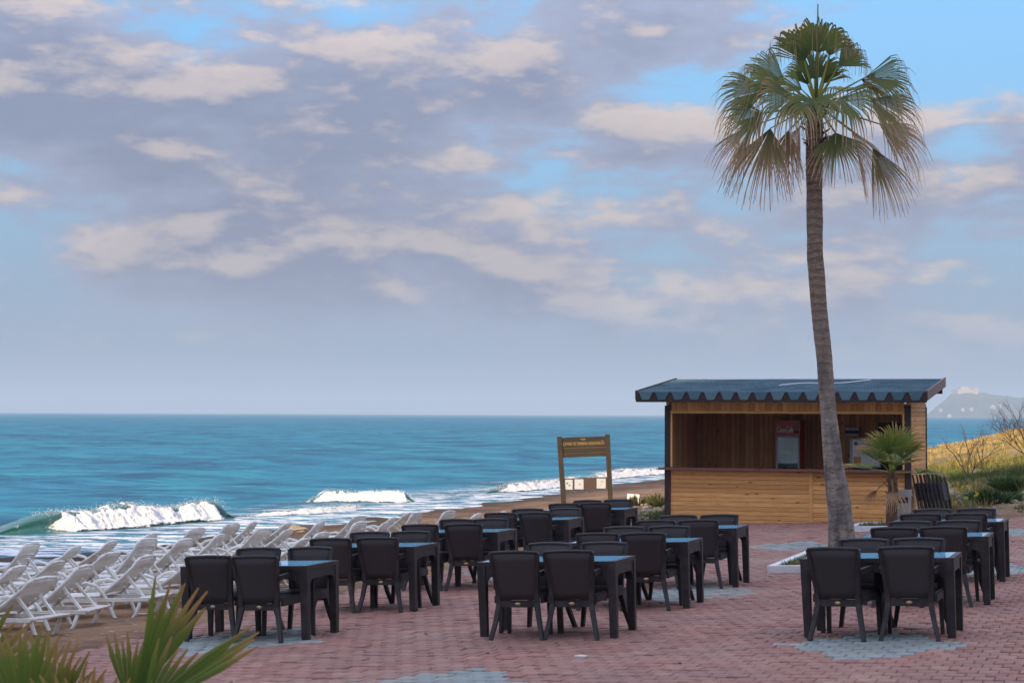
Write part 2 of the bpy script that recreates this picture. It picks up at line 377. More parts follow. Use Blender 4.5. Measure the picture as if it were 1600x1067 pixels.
def fan_grid(name, r0, r1, nr, a0, a1, na, zf, cf, material, kind='structure'):
    rs = r0 * (r1 / r0) ** (np.arange(nr + 1) / nr); an = np.radians(np.linspace(a0, a1, na + 1)) + TH
    V = []; C_ = []
    for r in rs:
        for a in an:
            u, v = -math.sin(a) * r, math.cos(a) * r; z = zf(u, v); V.append((u, v, z))
            if cf: C_.append(cf(u, v, z))
    i = np.arange(nr)[:, None] * (na + 1) + np.arange(na)[None]
    f = np.stack([i, i + na + 1, i + na + 2, i + 1], -1).reshape(-1, 4)
    o = link(bpy.data.objects.new(name, npmesh(name, V, f, material, True, np.array(C_) if cf else None))); tag(o, kind=kind); return o
SEA = -1.3
def seaz(u, v):
    r = math.hypot(u, v); d = max(0, -u - 25)
    k = min(1, d / 14) * max(0, 1 - r / 700)
    return SEA + k * (.10 * math.sin(u * .62 + 1.1 * fbm(u, v, .03)) + .10 * fbm(u * .5, v * .18, .35))
fan_grid('sea', 24, 42000, 230, -45, 75, 240, seaz, None, m_sea)
fan_grid('ground', 9, 260, 210, -50, 62, 230, ground, terr_col, m_terr)

# paving: each block its own, the nearest 300 as objects
PU, PV, G = .16, .2, .007
diam = [(-5.4, 14.2), (-5.3, 22.7), (-5.6, 31.6), (-2.35, 17.3), (-8.65, 17.3), (-2.0, 26.2), (-8.6, 26.0), (-2.2, 35), (-8.7, 34.6), (1.0, 22.7), (1.0, 31.4)]
def is_grey(u, v): return any(abs(u - a) / .86 + abs(v - b) / 1.25 < 1 for a, b in diam)
hw, hv = PU / 2 - G / 2, PV / 2 - G / 2
zig = .014
outl = np.array([(-hw, -hv), (-hw / 3, -hv + zig), (hw / 3, -hv - zig), (hw, -hv), (hw, hv), (hw / 3, hv - zig), (-hw / 3, hv + zig), (-hw, hv)])
def paver_verts(u, v, dz, tx, ty):
    top = outl * .94; ring = outl
    out = []
    for q, zz in ((top, .0), (ring, -.007), (ring, -.03)):
        for a, b in q: out.append((u + a, v + b, plane(u + a) + dz + zz + tx * a + ty * b))
    return out
pf = [(0, 1, 2, 7), (7, 2, 3, 4), (7, 4, 5, 6)]  # patched below for concave outline
pf = [(7, 0, 1, 6), (6, 1, 2, 5), (5, 2, 3, 4)] + [(i + 8, (i + 1) % 8 + 8, (i + 1) % 8, i) for i in range(8)] + [(i + 16, (i + 1) % 8 + 16, (i + 1) % 8 + 8, i + 8) for i in range(8)]
pf = np.array(pf)
patio = MB(); 
u0, u1, v0, v1 = PAT_L, 26., -12., PAT_F
patio.add([(u0, v0, plane(u0) - .028), (u1, v0, plane(u1) - .028), (u1, v1, plane(u1) - .028), (u0, v1, plane(u0) - .028),
           (u0, v0, plane(u0) - .4), (u1, v0, plane(u1) - .4), (u1, v1, plane(u1) - .4), (u0, v1, plane(u0) - .4)],
          [(0, 1, 2, 3), (0, 3, 7, 4), (2, 6, 7, 3), (1, 5, 6, 2)])
patio = patio.build('patio', m_joint); tag(patio, kind='structure')
blocks = []
nrow = int((PAT_F - 12.6) / PV)
for j in range(nrow):
    v = 12.6 + (j + .5) * PV
    # visible span of this row with a margin for a step to the side
    lo = v * math.tan(TH * 0 + math.atan(-800 / F - 0) - TH) - 1.5
    hi = v * math.tan(math.atan(800 / F) - TH) + 2.5
    k0 = math.ceil((max(PAT_L, lo) - PAT_L) / PU); k1 = int((hi - PAT_L) / PU)
    for k in range(k0, k1):
        u = PAT_L + (k + (.5 if j % 2 else 1.)) * PU
        if -9.85 < u < -4.4 and v > 39.4: continue
        blocks.append((u, v))
blocks = np.array(blocks); 
camY = -blocks[:, 0] * ST + blocks[:, 1] * CT; camX = blocks[:, 0] * CT + blocks[:, 1] * ST
pxx = 800 + F * camX / camY; pyy = hor(pxx) + F * (HC - plane(blocks[:, 0])) / camY
inview = (pxx > 0) & (pxx < 1600) & (pyy < 1070)
order = np.argsort(np.where(inview, camY, 1e9)); near = set(order[:300].tolist())
dzs = RNG.normal(0, .003, len(blocks)); txs = RNG.normal(0, .02, len(blocks)); tys = RNG.normal(0, .02, len(blocks))
V = []; Fc = []; MI = []
for i, (u, v) in enumerate(blocks):
    if i in near: continue
    b = len(V); V += paver_verts(u, v, dzs[i], txs[i], tys[i]); Fc.append(pf + b); MI += [1 if is_grey(u, v) else 0] * len(pf)
o = link(bpy.data.objects.new('paver_field', npmesh('paver_field', V, np.concatenate(Fc), [m_pav, m_pavg], False, None, MI)), patio); tag(o, kind='stuff')
pm = []
for m_ in (m_pav, m_pavg):
    pv = np.array(paver_verts(0, 0, 0, 0, 0)); pm.append(npmesh('paver', pv, pf, m_, False))
for i in sorted(near):
    u, v = blocks[i]; o = link(bpy.data.objects.new('paver', pm[1 if is_grey(u, v) else 0]), patio)
    o.location = (u, v, plane(u) + dzs[i]); o.rotation_euler = (tys[i], -txs[i], 0)

# ------------------------------------------------------------------ furniture
def on_patio(u, v): return (u, v, plane(u))
TROT = (0, -TILT, 0)
def patio_rot(rz): return (Matrix.Rotation(-TILT, 3, 'Y') @ Matrix.Rotation(rz, 3, 'Z')).to_euler()
TW, TD, THT = 1.42, .80, .74
def make_table():
    t = thing('dining_table', '', 'table')
    a, b = TW / 2, TD / 2
    m = MB(); fr = .05
    for (x0, x1, y0, y1) in ((-a, a, -b, -b + fr), (-a, a, b - fr, b), (-a, -a + fr, -b + fr, b - fr), (a - fr, a, -b + fr, b - fr)):
        m.box(((x0 + x1) / 2, (y0 + y1) / 2, THT - .02), (x1 - x0, y1 - y0, .04))
    m.build('top_frame', m_black, t)
    m = MB(); m.box((0, 0, THT - .016), (TW - 2 * fr, TD - 2 * fr, .036)); m.build('glass_top', m_glass, t)
    # aprons with rounded knees into the legs
    L = .085
    def apron(half):
        p = [(-half, THT - .04), (-half, THT - .24), (-half + .015, THT - .19), (-half + .04, THT - .155), (-half + .09, THT - .135)]
        return p + [(-x, z) for x, z in reversed(p)]
    for s in (-1, 1):
        m = MB(); m.prism(apron(a - L), 'y', s * (b - .012), s * (b - .045)); m.build('apron', m_black, t)
        m = MB(); m.prism(apron(b - L), 'x', s * (a - .012), s * (a - .045)); m.build('apron', m_black, t)
    for sx in (-1, 1):
        for sy in (-1, 1):
            m = MB(); m.bar((sx * (a - L / 2), sy * (b - L / 2), THT - .04), (sx * (a - L / 2 - .004), sy * (b - L / 2 - .004), 0), L, L, L * .82, L * .82); m.build('leg', m_black, t)
    return t
def make_chair():
    """faces +y, origin on the floor under the seat centre"""
    t = thing('armchair', '', 'chair')
    yb = -.27                                   # back at the foot of the panel
    def back(x, z):                             # leaning, gently curved back
        return Vector((x, yb - .10 * (z - .38) / .46 - .035 * (1 - (x / .25) ** 2) * .8, z))
    nx, nz = 8, 6; V = []
    for side in (0, .022):
        for k in range(nz + 1):
            z = .385 + (.835 - .385) * k / nz; hwid = .18 + .058 * ((z - .385) / .45) ** 1.3
            for i in range(nx + 1):
                x = -hwid + 2 * hwid * i / nx; p = back(x, z); V.append((x, p.y + side, z + (.012 * (1 - (x / .25) ** 2) if k == nz else 0)))
    n = (nx + 1) * (nz + 1); fs = []
    for k in range(nz):
        for i in range(nx):
            q = k * (nx + 1) + i; fs += [(q, q + 1, q + nx + 2, q + nx + 1), (n + q, n + q + nx + 1, n + q + nx + 2, n + q + 1)]
    for i in range(nx): q = nz * (nx + 1) + i; fs += [(q, q + 1, n + q + 1, n + q), (i, n + i, n + i + 1, i + 1)]
    for k in range(nz):
        q = k * (nx + 1); fs += [(q, q + nx + 1, n + q + nx + 1, n + q)]; q += nx; fs += [(q, n + q, n + q + nx + 1, q + nx + 1)]
    m = MB(); m.add(V, fs); m.build('backrest', m_rattan, t, True)
    m = MB(); top = [back(x, .838) + Vector((0, .011, .006 + .012 * (1 - (x / .25) ** 2))) for x in np.linspace(-.245, .245, 9)]
    m.tube(top, .017, 6); m.build('top_rail', m_black, t, True)
    m = MB(); m.bar((-.20, yb + .008, .345), (.20, yb + .008, .345), .065, .036, ref=(0, 1, 0)); rail = m.build('back_rail', m_black, t)
    m = MB(); m.tube([(0, yb - .009, .345), (0, yb - .016, .345)], [.026, .019], 14); e = m.build('emblem', m_emblem, t, True); e.scale = (1.25, 1, 1); e.scale.z = .72; e.location.z = .345 * .28
    for s in (-1, 1):
        m = MB(); pts = [Vector((s * .262, yb - .085, 0)), Vector((s * .222, yb - .03, .18)), Vector((s * .194, yb, .34)), back(s * .20, .48), back(s * .222, .66), back(s * .245, .84)]
        for p in pts[3:]: p.y = yb - .10 * (p.z - .38) / .46 + .01
        for i in range(len(pts) - 1):
            wds = (.036, .043, .05, .042, .034, .026)
            m.bar(pts[i], pts[i + 1] + (pts[i + 1] - pts[i]) * .02, wds[i], .042, wds[i + 1], .042, ref=(0, 1, 0))
        m.build('rear_leg', m_black, t)
        m = MB(); m.bar((s * .262, .245, .62), (s * .275, .27, 0), .05, .05, .034, .034); m.build('front_leg', m_black, t)
        m = MB(); arm = [(s * .238, yb - .05, .635), (s * .262, yb + .12, .652), (s * .268, .10, .655), (s * .264, .265, .632)]
        for i in range(3): m.bar(arm[i], arm[i + 1], .05, .03, ref=(1, 0, 0))
        m.build('arm', m_black, t)
    m = MB(); m.box((0, -.005, .42), (.47, .50, .035)); m.box((0, .25, .392), (.47, .03, .06)); m.box((-.235, 0, .385), (.03, .49, .07)); m.box((.235, 0, .385), (.03, .49, .07)); m.build('seat', m_rattan, t)
    return t
tab0, chr0 = make_table(), make_chair(); used = [False, False]
def put(proto, idx, loc, rz, label, group):
    if used[idx]: o = copy_tree(proto)
    else: o = proto; used[idx] = True
    o.location = loc; o.rotation_euler = patio_rot(rz); o['label'] = label; o['group'] = group; return o
ORD = ('nearest', 'second', 'third', 'fourth', 'fifth')
rowsT = {'lounger row': (-8.665, (17.43, 20.33, 23.3, 26.4, 29.6)), 'middle row': (-5.56, (17.75, 20.75, 23.5)), 'palm tree row': (-2.34, (17.83, 21.1, 24.2))}
tables = []
for rn, (uc, vs) in rowsT.items():
    k = len(vs)
    for i, vf in enumerate(vs):
        o_ = ORD[k - 1 - i]; which = 'table nearest the kiosk' if k - 1 - i == 0 else ('table farthest from kiosk' if i == 0 else f'{o_} table from kiosk')
        ju, jv = random.uniform(-.03, .03), random.uniform(-.03, .03); rz = random.uniform(-.012, .012)
        vc = vf + TD / 2 - .04 + jv; u_ = uc + ju
        put(tab0, 0, on_patio(u_, vc), rz, f'black rattan-look table with glass top painted sky-reflection blue, {which}, {rn}', 'black dining tables on the paving'); tables.append((u_, vc))
        for side, sn in ((-1, 'near side away from kiosk'), (1, 'kiosk side')):
            for du, dn in ((-.27, 'seaward'), (.29, 'landward')):
                jj = random.uniform(-.035, .035); push = random.uniform(.0, .05) + (random.random() < .2) * .06
                cu = u_ + du + jj; cv = vc + side * (TD / 2 - .27 + .09 + push); r = (0 if side < 0 else math.pi) + random.gauss(0, .06)
                sn2 = 'kiosk side' if side > 0 else 'paving side'
                put(chr0, 1, on_patio(cu, cv), r, f'black armchair, {dn} one on {sn2}, {which}, {rn}', 'black armchairs around the tables')
# ashtrays
for (u_, v_, lab) in ((tables[8][0] + .02, tables[8][1] - .18, 'small glass ashtray on front table of palm tree row'), (tables[10][0] + .05, tables[10][1] - .05, 'small glass ashtray on palm tree row table nearest kiosk'), (tables[0][0] - .2, tables[0][1] + .1, 'small glass ashtray on front table of lounger row')):
    m = MB(); prof = [(.0, .006), (.05, .006), (.062, .03), (.056, .034), (.045, .014), (0, .014)]
    n = 14; vs = [(r * math.cos(2 * math.pi * j / n), r * math.sin(2 * math.pi * j / n), z) for r, z in prof for j in range(n)]
    m.add(vs, [(i * n + j, i * n + (j + 1) % n, (i + 1) * n + (j + 1) % n, (i + 1) * n + j) for i in range(len(prof) - 1) for j in range(n)])
    o = m.build('ashtray', mat('ashtray_glass', (.55, .6, .62), .1, .6), None, True); o.location = (u_, v_, plane(u_) + THT - .003); tag(o, lab, 'ashtray')

lm = MB(); lm.add([(-.04, 0, 0), (0, -.014, .008), (.045, 0, .003), (0, .016, .012)], [(0, 1, 2), (0, 2, 3)]); lm = lm.mesh('dry_leaf', mat('dry_leaf', (.10, .06, .03), .8))
rl = random.Random(31)
for i in range(46):
    Y = rl.uniform(15.6, 34); X = rl.uniform(-.2, .27) * Y; p = W(X, Y)
    if p.x < -9.7 or p.y > 38.5: continue
    o = link(bpy.data.objects.new('dry_leaf', lm)); o.location = (p.x, p.y, plane(p.x) + .004); o.rotation_euler = (0, 0, rl.uniform(0, 6.3)); k = rl.uniform(.5, 1.2); o.scale = (k, k, k)
    tag(o, 'small dark dry leaf fallen on the red paving blocks', 'leaf', 'dry leaves on the paving')
# sun loungers (x towards the head end, foot towards the sea)
def make_lounger(ang, name='sun_lounger'):
    t = thing(name, '', 'sun lounger'); wd = .31
    for s in (-1, 1):
        y = s * wd
        m = MB(); m.bar((-1.88, y, .30), (-.02, y, .285), .045, .06, ref=(0, 1, 0)); m.build('side_rail', m_white, t)
        m = MB(); m.tube([(-1.28, y, .31), (-1.16, y, .42), (-1.02, y, .495), (-.88, y, .515), (-.75, y, .475), (-.65, y, .37), (-.57, y, .22), (-.51, y, .06), (-.46, y, .02), (-.27, y, .02), (-.2, y, .1), (-.13, y, .27)], .026, 7); m.build('arm_leg', m_white, t, True)
        m = MB(); m.tube([(-1.8, y, .28), (-1.73, y, .06), (-1.68, y, .02), (-1.5, y, .02), (-1.45, y, .06), (-1.38, y, .28)], .025, 7); m.build('foot_leg', m_white, t, True)
    for i in range(9):
        m = MB(); x = -1.83 + i * .128; m.prism([(x - .055, .327), (x + .055, .327), (x + .052, .343), (x - .052, .343)], 'y', -wd + .02, wd - .02); m.build('bed_slat', m_white, t)
    m = MB(); m.prism([(-.16, .285), (.02, .285), (.03, .305), (-.16, .312)], 'y', -wd - .02, wd + .02); m.build('head_plate', m_white, t)
    ca, sa = math.cos(ang), math.sin(ang); H = Vector((-.72, 0, .33)); L = .74
    def bp(l, y, off=0): return (H.x + ca * l - sa * off, y, H.z + sa * l + ca * off)
    m = MB()
    for s in (-1, 1): m.tube([bp(0, s * (wd - .03)), bp(.3, s * (wd - .03), -.01), bp(.6, s * (wd - .03), .0), bp(L - .04, s * (wd - .045), .03), bp(L, s * (wd - .1), .045)], .023, 7)
    m.tube([bp(L, -(wd - .1), .045), bp(L + .02, 0, .05), bp(L, wd - .1, .045)], .021, 7)
    b = m.build('backrest', m_white, t, True)
    for i in range(7):
        l = .05 + i * .1; m = MB(); vs = []
        for j in range(7):
            y = (-1 + 2 * j / 6) * (wd - .04); bow = .03 * (1 - (2 * j / 6 - 1) ** 2)
            for dl, of in ((0, -.012), (.062, .014), (.066, .026), (.004, .0)): vs.append(bp(l + dl + bow, y, of))
        m.add(vs, [(j * 4 + a, j * 4 + (a + 1) % 4, j * 4 + 4 + (a + 1) % 4, j * 4 + 4 + a) for j in range(6) for a in range(4)] + [(0, 1, 2, 3), (27, 26, 25, 24)])
        m.build('slat', m_white, b)
    for s in (-1, 1):
        m = MB(); m.bar(bp(.44, s * .2, -.02), (-.13, s * .2, .30), .03, .035); m.build('strut', m_white, t)
    return t
lp = [make_lounger(math.radians(a)) for a in (31, 38, 47)]; lu = [False] * 3
def lounger(u, v, kind, rz, label):
    z = ground(u - .9, v) + .0
    o = lp[kind] if not lu[kind] else copy_tree(lp[kind]); lu[kind] = True
    o.location = (u, v, z); o.rotation_euler = (0, -.05, rz); o.scale = (.95, .95, .92); tag(o, label, 'sun lounger', 'white sun loungers on the sand')
def nth(i): return f"{i + 1}{'st' if i == 0 else 'nd' if i == 1 else 'rd' if i == 2 else 'th'}"
va = [16.7, 18.15, 19.4, 20.7, 22.0, 23.2, 24.7, 26.0, 27.2, 28.4, 29.6, 31.0]; vb = [20.0, 21.3, 22.5, 23.6, 24.8, 26.0, 27.2, 28.4, 29.7, 31.0, 32.4]
vc_ = [21.6, 22.9, 24.1, 25.4, 26.6, 27.9, 29.2, 30.5, 31.8, 33.2, 34.6]
va += [32.4, 33.7]; vb += [33.8, 35.1]
for rn, u_, vs in (('beside the paving', -11.4, va), ('between the others', -13.75, vb), ('closest to surf', -16.1, vc_)):
    for i, v in enumerate(vs):
        lounger(u_ + random.uniform(-.15, .15), v + random.uniform(-.1, .1), random.choice((0, 0, 1, 1, 2)), random.uniform(-.17, .17) + .02, f'white plastic sun lounger, {nth(len(vs) - 1 - i)} from sign end, row {rn}')
for u_, v, lab in ((-12.2, 17.45, 'low white plastic side table between two loungers at paving row end'), (-12.1, 22.6, 'low white plastic side table halfway along lounger row')):
    t = thing('side_table', lab, 'table', (u_, v, ground(u_, v)), (0, 0, .1), 'white side tables')
    m = MB(); m.box((0, 0, .40), (.42, .42, .025)); m.build('table_top', m_white, t)
    for s in (-1, 1):
        for q in (-1, 1): m = MB(); m.bar((s * .17, q * .17, .39), (s * .19, q * .19, 0), .05, .05, .035, .035); m.build('leg', m_white, t)

# ------------------------------------------------------------------ kiosk
KU0, KU1, KV0, KV1 = -9.74, -4.57, 39.3, 42.3; ZE = 2.25; ZC = .86
ks = thing('kiosk', 'pine-clad beach kiosk with open counter and blue-grey shingle roof', 'kiosk', ((KU0 + KU1) / 2, KV0, -.3))
KO = Vector(ks.location)
def kadd(name, mesh_or_mb, m_=None, loc=None, rot=None, parent=None, smooth=False):
    if isinstance(mesh_or_mb, MB): me = mesh_or_mb.mesh(name, m_, smooth)
    else: me = mesh_or_mb
    o = bpy.data.objects.new(name, me); link(o, parent or ks)
    if loc is not None: o.location = Vector(loc) - (KO if parent is None else Vector((0, 0, 0)))
    if rot is not None: o.rotation_euler = rot
    return o
def board_mesh(L, wd, th, m_, name='board'):
    """runs along local x, starts at 0; chamfered face towards -y"""
    c = min(.008, wd * .1); m = MB()
    m.prism([(0, 0), (-th + c, 0), (-th, c), (-th, wd - c), (-th + c, wd), (0, wd)], 'x', 0, L)
    return m.mesh(name, m_)
# posts
for (pu, pv, wd) in ((KU0 + .06, KV0 + .06, .125), (KU1 - .06, KV0 + .06, .125), (KU0 + .06, KV1 - .06, .12), (KU1 - .05, KV1 - .06, .12)):
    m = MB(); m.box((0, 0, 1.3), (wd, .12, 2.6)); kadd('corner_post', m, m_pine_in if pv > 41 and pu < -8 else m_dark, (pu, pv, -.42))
# front cladding in two panels, boards one by one
mid = -6.62; bw = .094
for (a, b) in ((KU0 + .125, mid - .035), (mid + .035, KU1 - .125)):
    me = board_mesh(b - a, bw - .004, .022, m_pine, 'front_board')
    for i in range(13): kadd('front_board', me, None, (a, KV0 + .05, ZC - .05 - (i + 1) * bw))
m = MB(); m.box((0, 0, .6), (.07, .04, 1.2)); kadd('front_batten', m, m_pine, (mid, KV0 + .03, ZC - 1.25))
m = MB(); m.box((0, 0, 0), (KU1 - KU0 + .12, .34, .05)); kadd('counter', m, m_counter, ((KU0 + KU1) / 2 - .05, KV0 + .02, ZC - .02))
# right side wall
me = board_mesh(KV1 - KV0 - .24, bw - .004, .022, m_pine, 'side_board')
for i in range(27): kadd('side_board', me, None, (KU1 - .03, KV0 + .12, 2.25 - (i + 1) * bw), (0, 0, math.pi / 2))
# interior: back wall, left wall, vertical boards
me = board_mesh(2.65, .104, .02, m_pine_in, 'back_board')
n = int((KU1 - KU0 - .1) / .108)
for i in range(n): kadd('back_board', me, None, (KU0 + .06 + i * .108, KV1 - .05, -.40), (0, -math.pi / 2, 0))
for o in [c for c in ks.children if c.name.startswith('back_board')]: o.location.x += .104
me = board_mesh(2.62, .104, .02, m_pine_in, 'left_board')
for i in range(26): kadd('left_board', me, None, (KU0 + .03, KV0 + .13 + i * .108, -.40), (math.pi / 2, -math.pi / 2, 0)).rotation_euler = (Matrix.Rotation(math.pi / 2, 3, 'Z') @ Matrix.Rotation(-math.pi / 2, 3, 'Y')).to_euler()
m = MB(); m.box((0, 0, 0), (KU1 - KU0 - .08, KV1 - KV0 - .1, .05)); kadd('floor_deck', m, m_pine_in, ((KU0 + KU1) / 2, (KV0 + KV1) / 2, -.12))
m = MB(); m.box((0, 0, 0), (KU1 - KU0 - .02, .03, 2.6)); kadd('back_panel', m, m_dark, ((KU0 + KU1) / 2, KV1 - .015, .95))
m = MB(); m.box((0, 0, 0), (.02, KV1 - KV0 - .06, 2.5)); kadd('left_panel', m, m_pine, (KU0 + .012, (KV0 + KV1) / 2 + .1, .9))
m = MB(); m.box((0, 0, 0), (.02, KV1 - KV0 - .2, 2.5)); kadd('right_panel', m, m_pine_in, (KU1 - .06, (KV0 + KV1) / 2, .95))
# fascia strip of short boards over the opening and its lintel
me = board_mesh(.20, .116, .02, m_pine, 'fascia_board')
for i in range(int((KU1 - KU0 - .25) / .12)):
    kadd('fascia_board', me, None, (KU0 + .13 + i * .12 + .116, KV0 + .05, 2.07), (0, -math.pi / 2, 0))
m = MB(); m.box((0, 0, 0), (KU1 - KU0 - .25, .06, .055)); kadd('lintel', m, m_pine, ((KU0 + KU1) / 2, KV0 + .035, 2.045))
for u_ in (KU0 + .145, KU1 - .145): m = MB(); m.box((0, 0, 0), (.035, .06, 1.16)); kadd('jamb', m, m_pine, (u_, KV0 + .03, ZC + .595))
# door and things on the back wall
dr = MB(); dr.box((0, 0, .95), (.85, .04, 1.95)); d = kadd('door', dr, m_dark, (KU1 - .62, KV1 - .12, -.1))
m = MB(); m.box((0, 0, 0), (.62, .02, 1.6)); o = kadd('door_panel', m, m_counter, (0, -.03, 1.0), parent=d)
# roof
R0 = Vector((-10.26, 38.85, 2.47)); R1u = -4.19; RV1 = 42.5; ZR = 2.81
ra = math.atan2(ZR - R0.z, RV1 - R0.y); RL = math.hypot(ZR - R0.z, RV1 - R0.y); RW = R1u - R0.x
rf = MB(); rf.box((RW / 2, RL / 2, -.05), (RW - .02, RL, .07))
roof = kadd('roof', rf, m_dark, R0, (ra, 0, 0))
ncr, nsh = 15, 17; sw = RW / nsh; sl = RL / ncr
me_s = MB(); me_s.prism([(.004, 0), (sw - .004, 0), (sw - .004, sl * 1.15), (.004, sl * 1.15)], 'z', 0, .012); me_s = me_s.mesh('shingle', m_shingle)
for j in range(ncr):
    for i in range(nsh):
        off = (sw / 2 if j % 2 else 0)
        if off and i == nsh - 1: continue
        o = kadd('shingle', me_s, parent=roof, loc=(i * sw + off, j * sl - .01, -.008 + random.uniform(0, .003))); o.rotation_euler = (-.05 + random.uniform(-.004, .004), 0, 0)
for j in range(1, ncr, 2):
    for x0 in (0, RW - sw / 2):
        m = MB(); m.prism([(.004, 0), (sw / 2 - .004, 0), (sw / 2 - .004, sl * 1.15), (.004, sl * 1.15)], 'z', 0, .012); o = kadd('shingle', m, m_shingle, parent=roof, loc=(x0, j * sl - .01, -.007)); o.rotation_euler = (-.05, 0, 0)
# front fascia, hanging shingle tabs, barge boards
m = MB(); m.box((0, 0, 0), (RW, .03, .21)); kadd('eave_board', m, m_dark, ((R0.x + R1u) / 2, R0.y + .015, 2.355))
tw = .352
me_t = MB(); me_t.prism([(.02, 0), (.09, -.165), (tw - .115, -.165), (tw - .03, 0)], 'y', -.014, 0); me_t = me_t.mesh('eave_tab', m_shingle)
for i in range(17): kadd('eave_tab', me_t, None, (R0.x + .05 + i * tw, R0.y - .003, 2.465))
for s, x in ((0, R0.x), (1, R1u)):
    m = MB(); m.box((0, RL / 2, -.09), (.035, RL, .2)); o = kadd('barge_board', m, m_counter if s else m_dark, (x, R0.y, R0.z + .012), (ra, 0, 0))
m = MB(); m.box((0, 0, 0), (RW - .1, .04, .3)); kadd('back_eave_board', m, m_dark, ((R0.x + R1u) / 2, RV1 - .05, 2.62))
for u_ in (KU0 + .06, KU1 - .06):
    m = MB(); m.prism([(KV0, 2.2), (KV1, 2.2), (KV1, 2.72), (KV0, 2.43)], 'x', u_ - .03, u_ + .03); kadd('gable_panel', m, m_pine, (0, 0, 0))
# things at the kiosk
cb = MB(); pts = []
for i in range(30):
    q = i / 29; px = 1218 + q * 142; v_ = 40.2 + 1.35 * q + .25 * math.sin(q * 7.); 
    k = math.tan(math.atan((px - 800) / F) - TH); u_ = k * v_; pts.append((u_, v_, R0.z + (v_ - R0.y) * math.tan(ra) + .03))
cb.tube(pts, .011, 5); tag(cb.build('cable', m_paint, None, True), 'thin white cable lying loose across the kiosk roof', 'cable')
def kpos(px, v): return math.tan(math.atan((px - 800) / F) - TH) * v
fv = 41.55; fu0, fu1 = kpos(1212, fv), kpos(1250, fv); fw = fu1 - fu0
fz0, fz1 = -.095, 1.87
fr = thing('drinks_fridge', 'red upright drinks fridge with glass door and white script lettering', 'fridge', ((fu0 + fu1) / 2, fv, fz0))
hh = fz1 - fz0
m = MB()
for c, d_ in (((-fw / 2 + .02, .3, hh / 2), (.04, .6, hh)), ((fw / 2 - .02, .3, hh / 2), (.04, .6, hh)), ((0, .58, hh / 2), (fw - .08, .04, hh)), ((0, .3, hh - .17), (fw - .08, .56, .34)), ((0, .3, .1), (fw - .08, .56, .2))): m.box(c, d_)
m.build('cabinet', m_fred, fr)
m = MB(); m.box((0, .555, hh / 2 - .05), (fw - .085, .01, hh - .5)); m.build('inner_back', m_fin, fr)
for k in range(4):
    m = MB(); m.box((0, .3, .34 + k * .30), (fw - .09, .46, .018)); m.build('shelf', m_grey, fr)
m = MB(); a_, b_ = fw / 2 - .03, hh - .36
for c, d_ in (((-a_, 0, .2 + (b_ - .2) / 2), (.035, .03, b_ - .2)), ((a_, 0, .2 + (b_ - .2) / 2), (.035, .03, b_ - .2)), ((0, 0, b_), (fw - .03, .03, .035)), ((0, 0, .2), (fw - .03, .03, .035))): m.box(c, d_)
dd = m.build('door', m_grey, fr); m = MB(); m.box((0, 0, .2 + (b_ - .2) / 2), (fw - .08, .008, b_ - .24)); m.build('door_glass', m_fglass, dd)
# script lettering drawn as pen strokes
def arc(cx, cy, rx, ry, a0, a1, n=10): return [(cx + rx * math.cos(math.radians(a0 + (a1 - a0) * i / n)), cy + ry * math.sin(math.radians(a0 + (a1 - a0) * i / n))) for i in range(n + 1)]
strokes = []; x = 0
def capC(x): return [arc(x + .55, .55, .5, .62, 50, 310, 16) + [(x + 1.25, .15)]]
def lo(x): return [arc(x + .25, .25, .22, .25, 90, 450, 12) + [(x + .6, .42)]]
def lc(x): return [arc(x + .28, .25, .22, .25, 60, 310, 10)]
def la(x): return [arc(x + .25, .25, .22, .25, 60, 400, 12), [(x + .5, .5), (x + .5, .05), (x + .68, .1)]]
def ll(x): return [[(x + .05, .1), (x + .3, .7), (x + .28, 1.1), (x + .14, 1.05), (x + .12, .15), (x + .3, .05)]]
for ch, wd in (('C', .95), ('o', .55), ('c', .5), ('a', .68), ('-', .36), ('C', .95), ('o', .55), ('l', .34), ('a', .6)):
    strokes += {'C': capC, 'o': lo, 'c': lc, 'a': la, 'l': ll, '-': lambda x: [[(x + .02, .32), (x + .28, .36)]]}[ch](x); x += wd
k = .66 * fw / x; m = MB()
for st in strokes: m.tube([((px + .22 * py - x / 2) * k - .06, -.006, py * k * 1.6 + hh - .25) for px, py in st], .0125, 5)
m.build('lettering', m_paint, fr)
m = MB(); m.box((fw / 2 - .09, -.003, hh - .12), (.09, .006, .1)); m.build('energy_sticker', m_green, fr)
m = MB(); m.box((fw / 2 - .09, -.003, hh - .25), (.11, .006, .07)); m.build('thermostat', m_ink, fr)
# wall heater and white poster frame
bu = kpos(1332, KV1 - .15); t = thing('wall_unit', 'grey wall unit with a black band mounted high on kiosk back wall', 'appliance', (bu, KV1 - .09, 1.62))
m = MB(); m.box((0, -.06, 0), (.30, .12, .21)); m.build('housing', m_grey, t); m = MB(); m.box((0, -.122, 0), (.30, .006, .07)); m.build('black_band', m_ink, t)
bu = kpos(1352, 41.2); t = thing('menu_board', 'white menu board with orange picture leaning inside kiosk behind small palm', 'board', (bu, 41.2, .88))
m = MB(); m.box((0, 0, .3), (.66, .04, .62)); m.build('frame', m_grey, t); m = MB(); m.box((.02, -.022, .3), (.58, .006, .56)); m.build('sheet', m_paint, t)
m = MB(); m.box((-.17, -.027, .14), (.16, .004, .16)); m.build('picture', m_orange, t); m = MB(); m.tube([(-.2, -.025, .5), (-.2, -.029, .5)], .045, 12); m.build('badge', m_green, t); m = MB(); m.box((.12, -.027, .42), (.2, .004, .12)); m.build('picture', m_redink, t)
m = MB(); m.box((0, 0, -.5), (.5, .4, .97)); tag(m.build('storage_chest', m_dark), 'dark cabinet standing inside the kiosk below the menu board', 'cabinet').location = (bu, 41.3, .865)
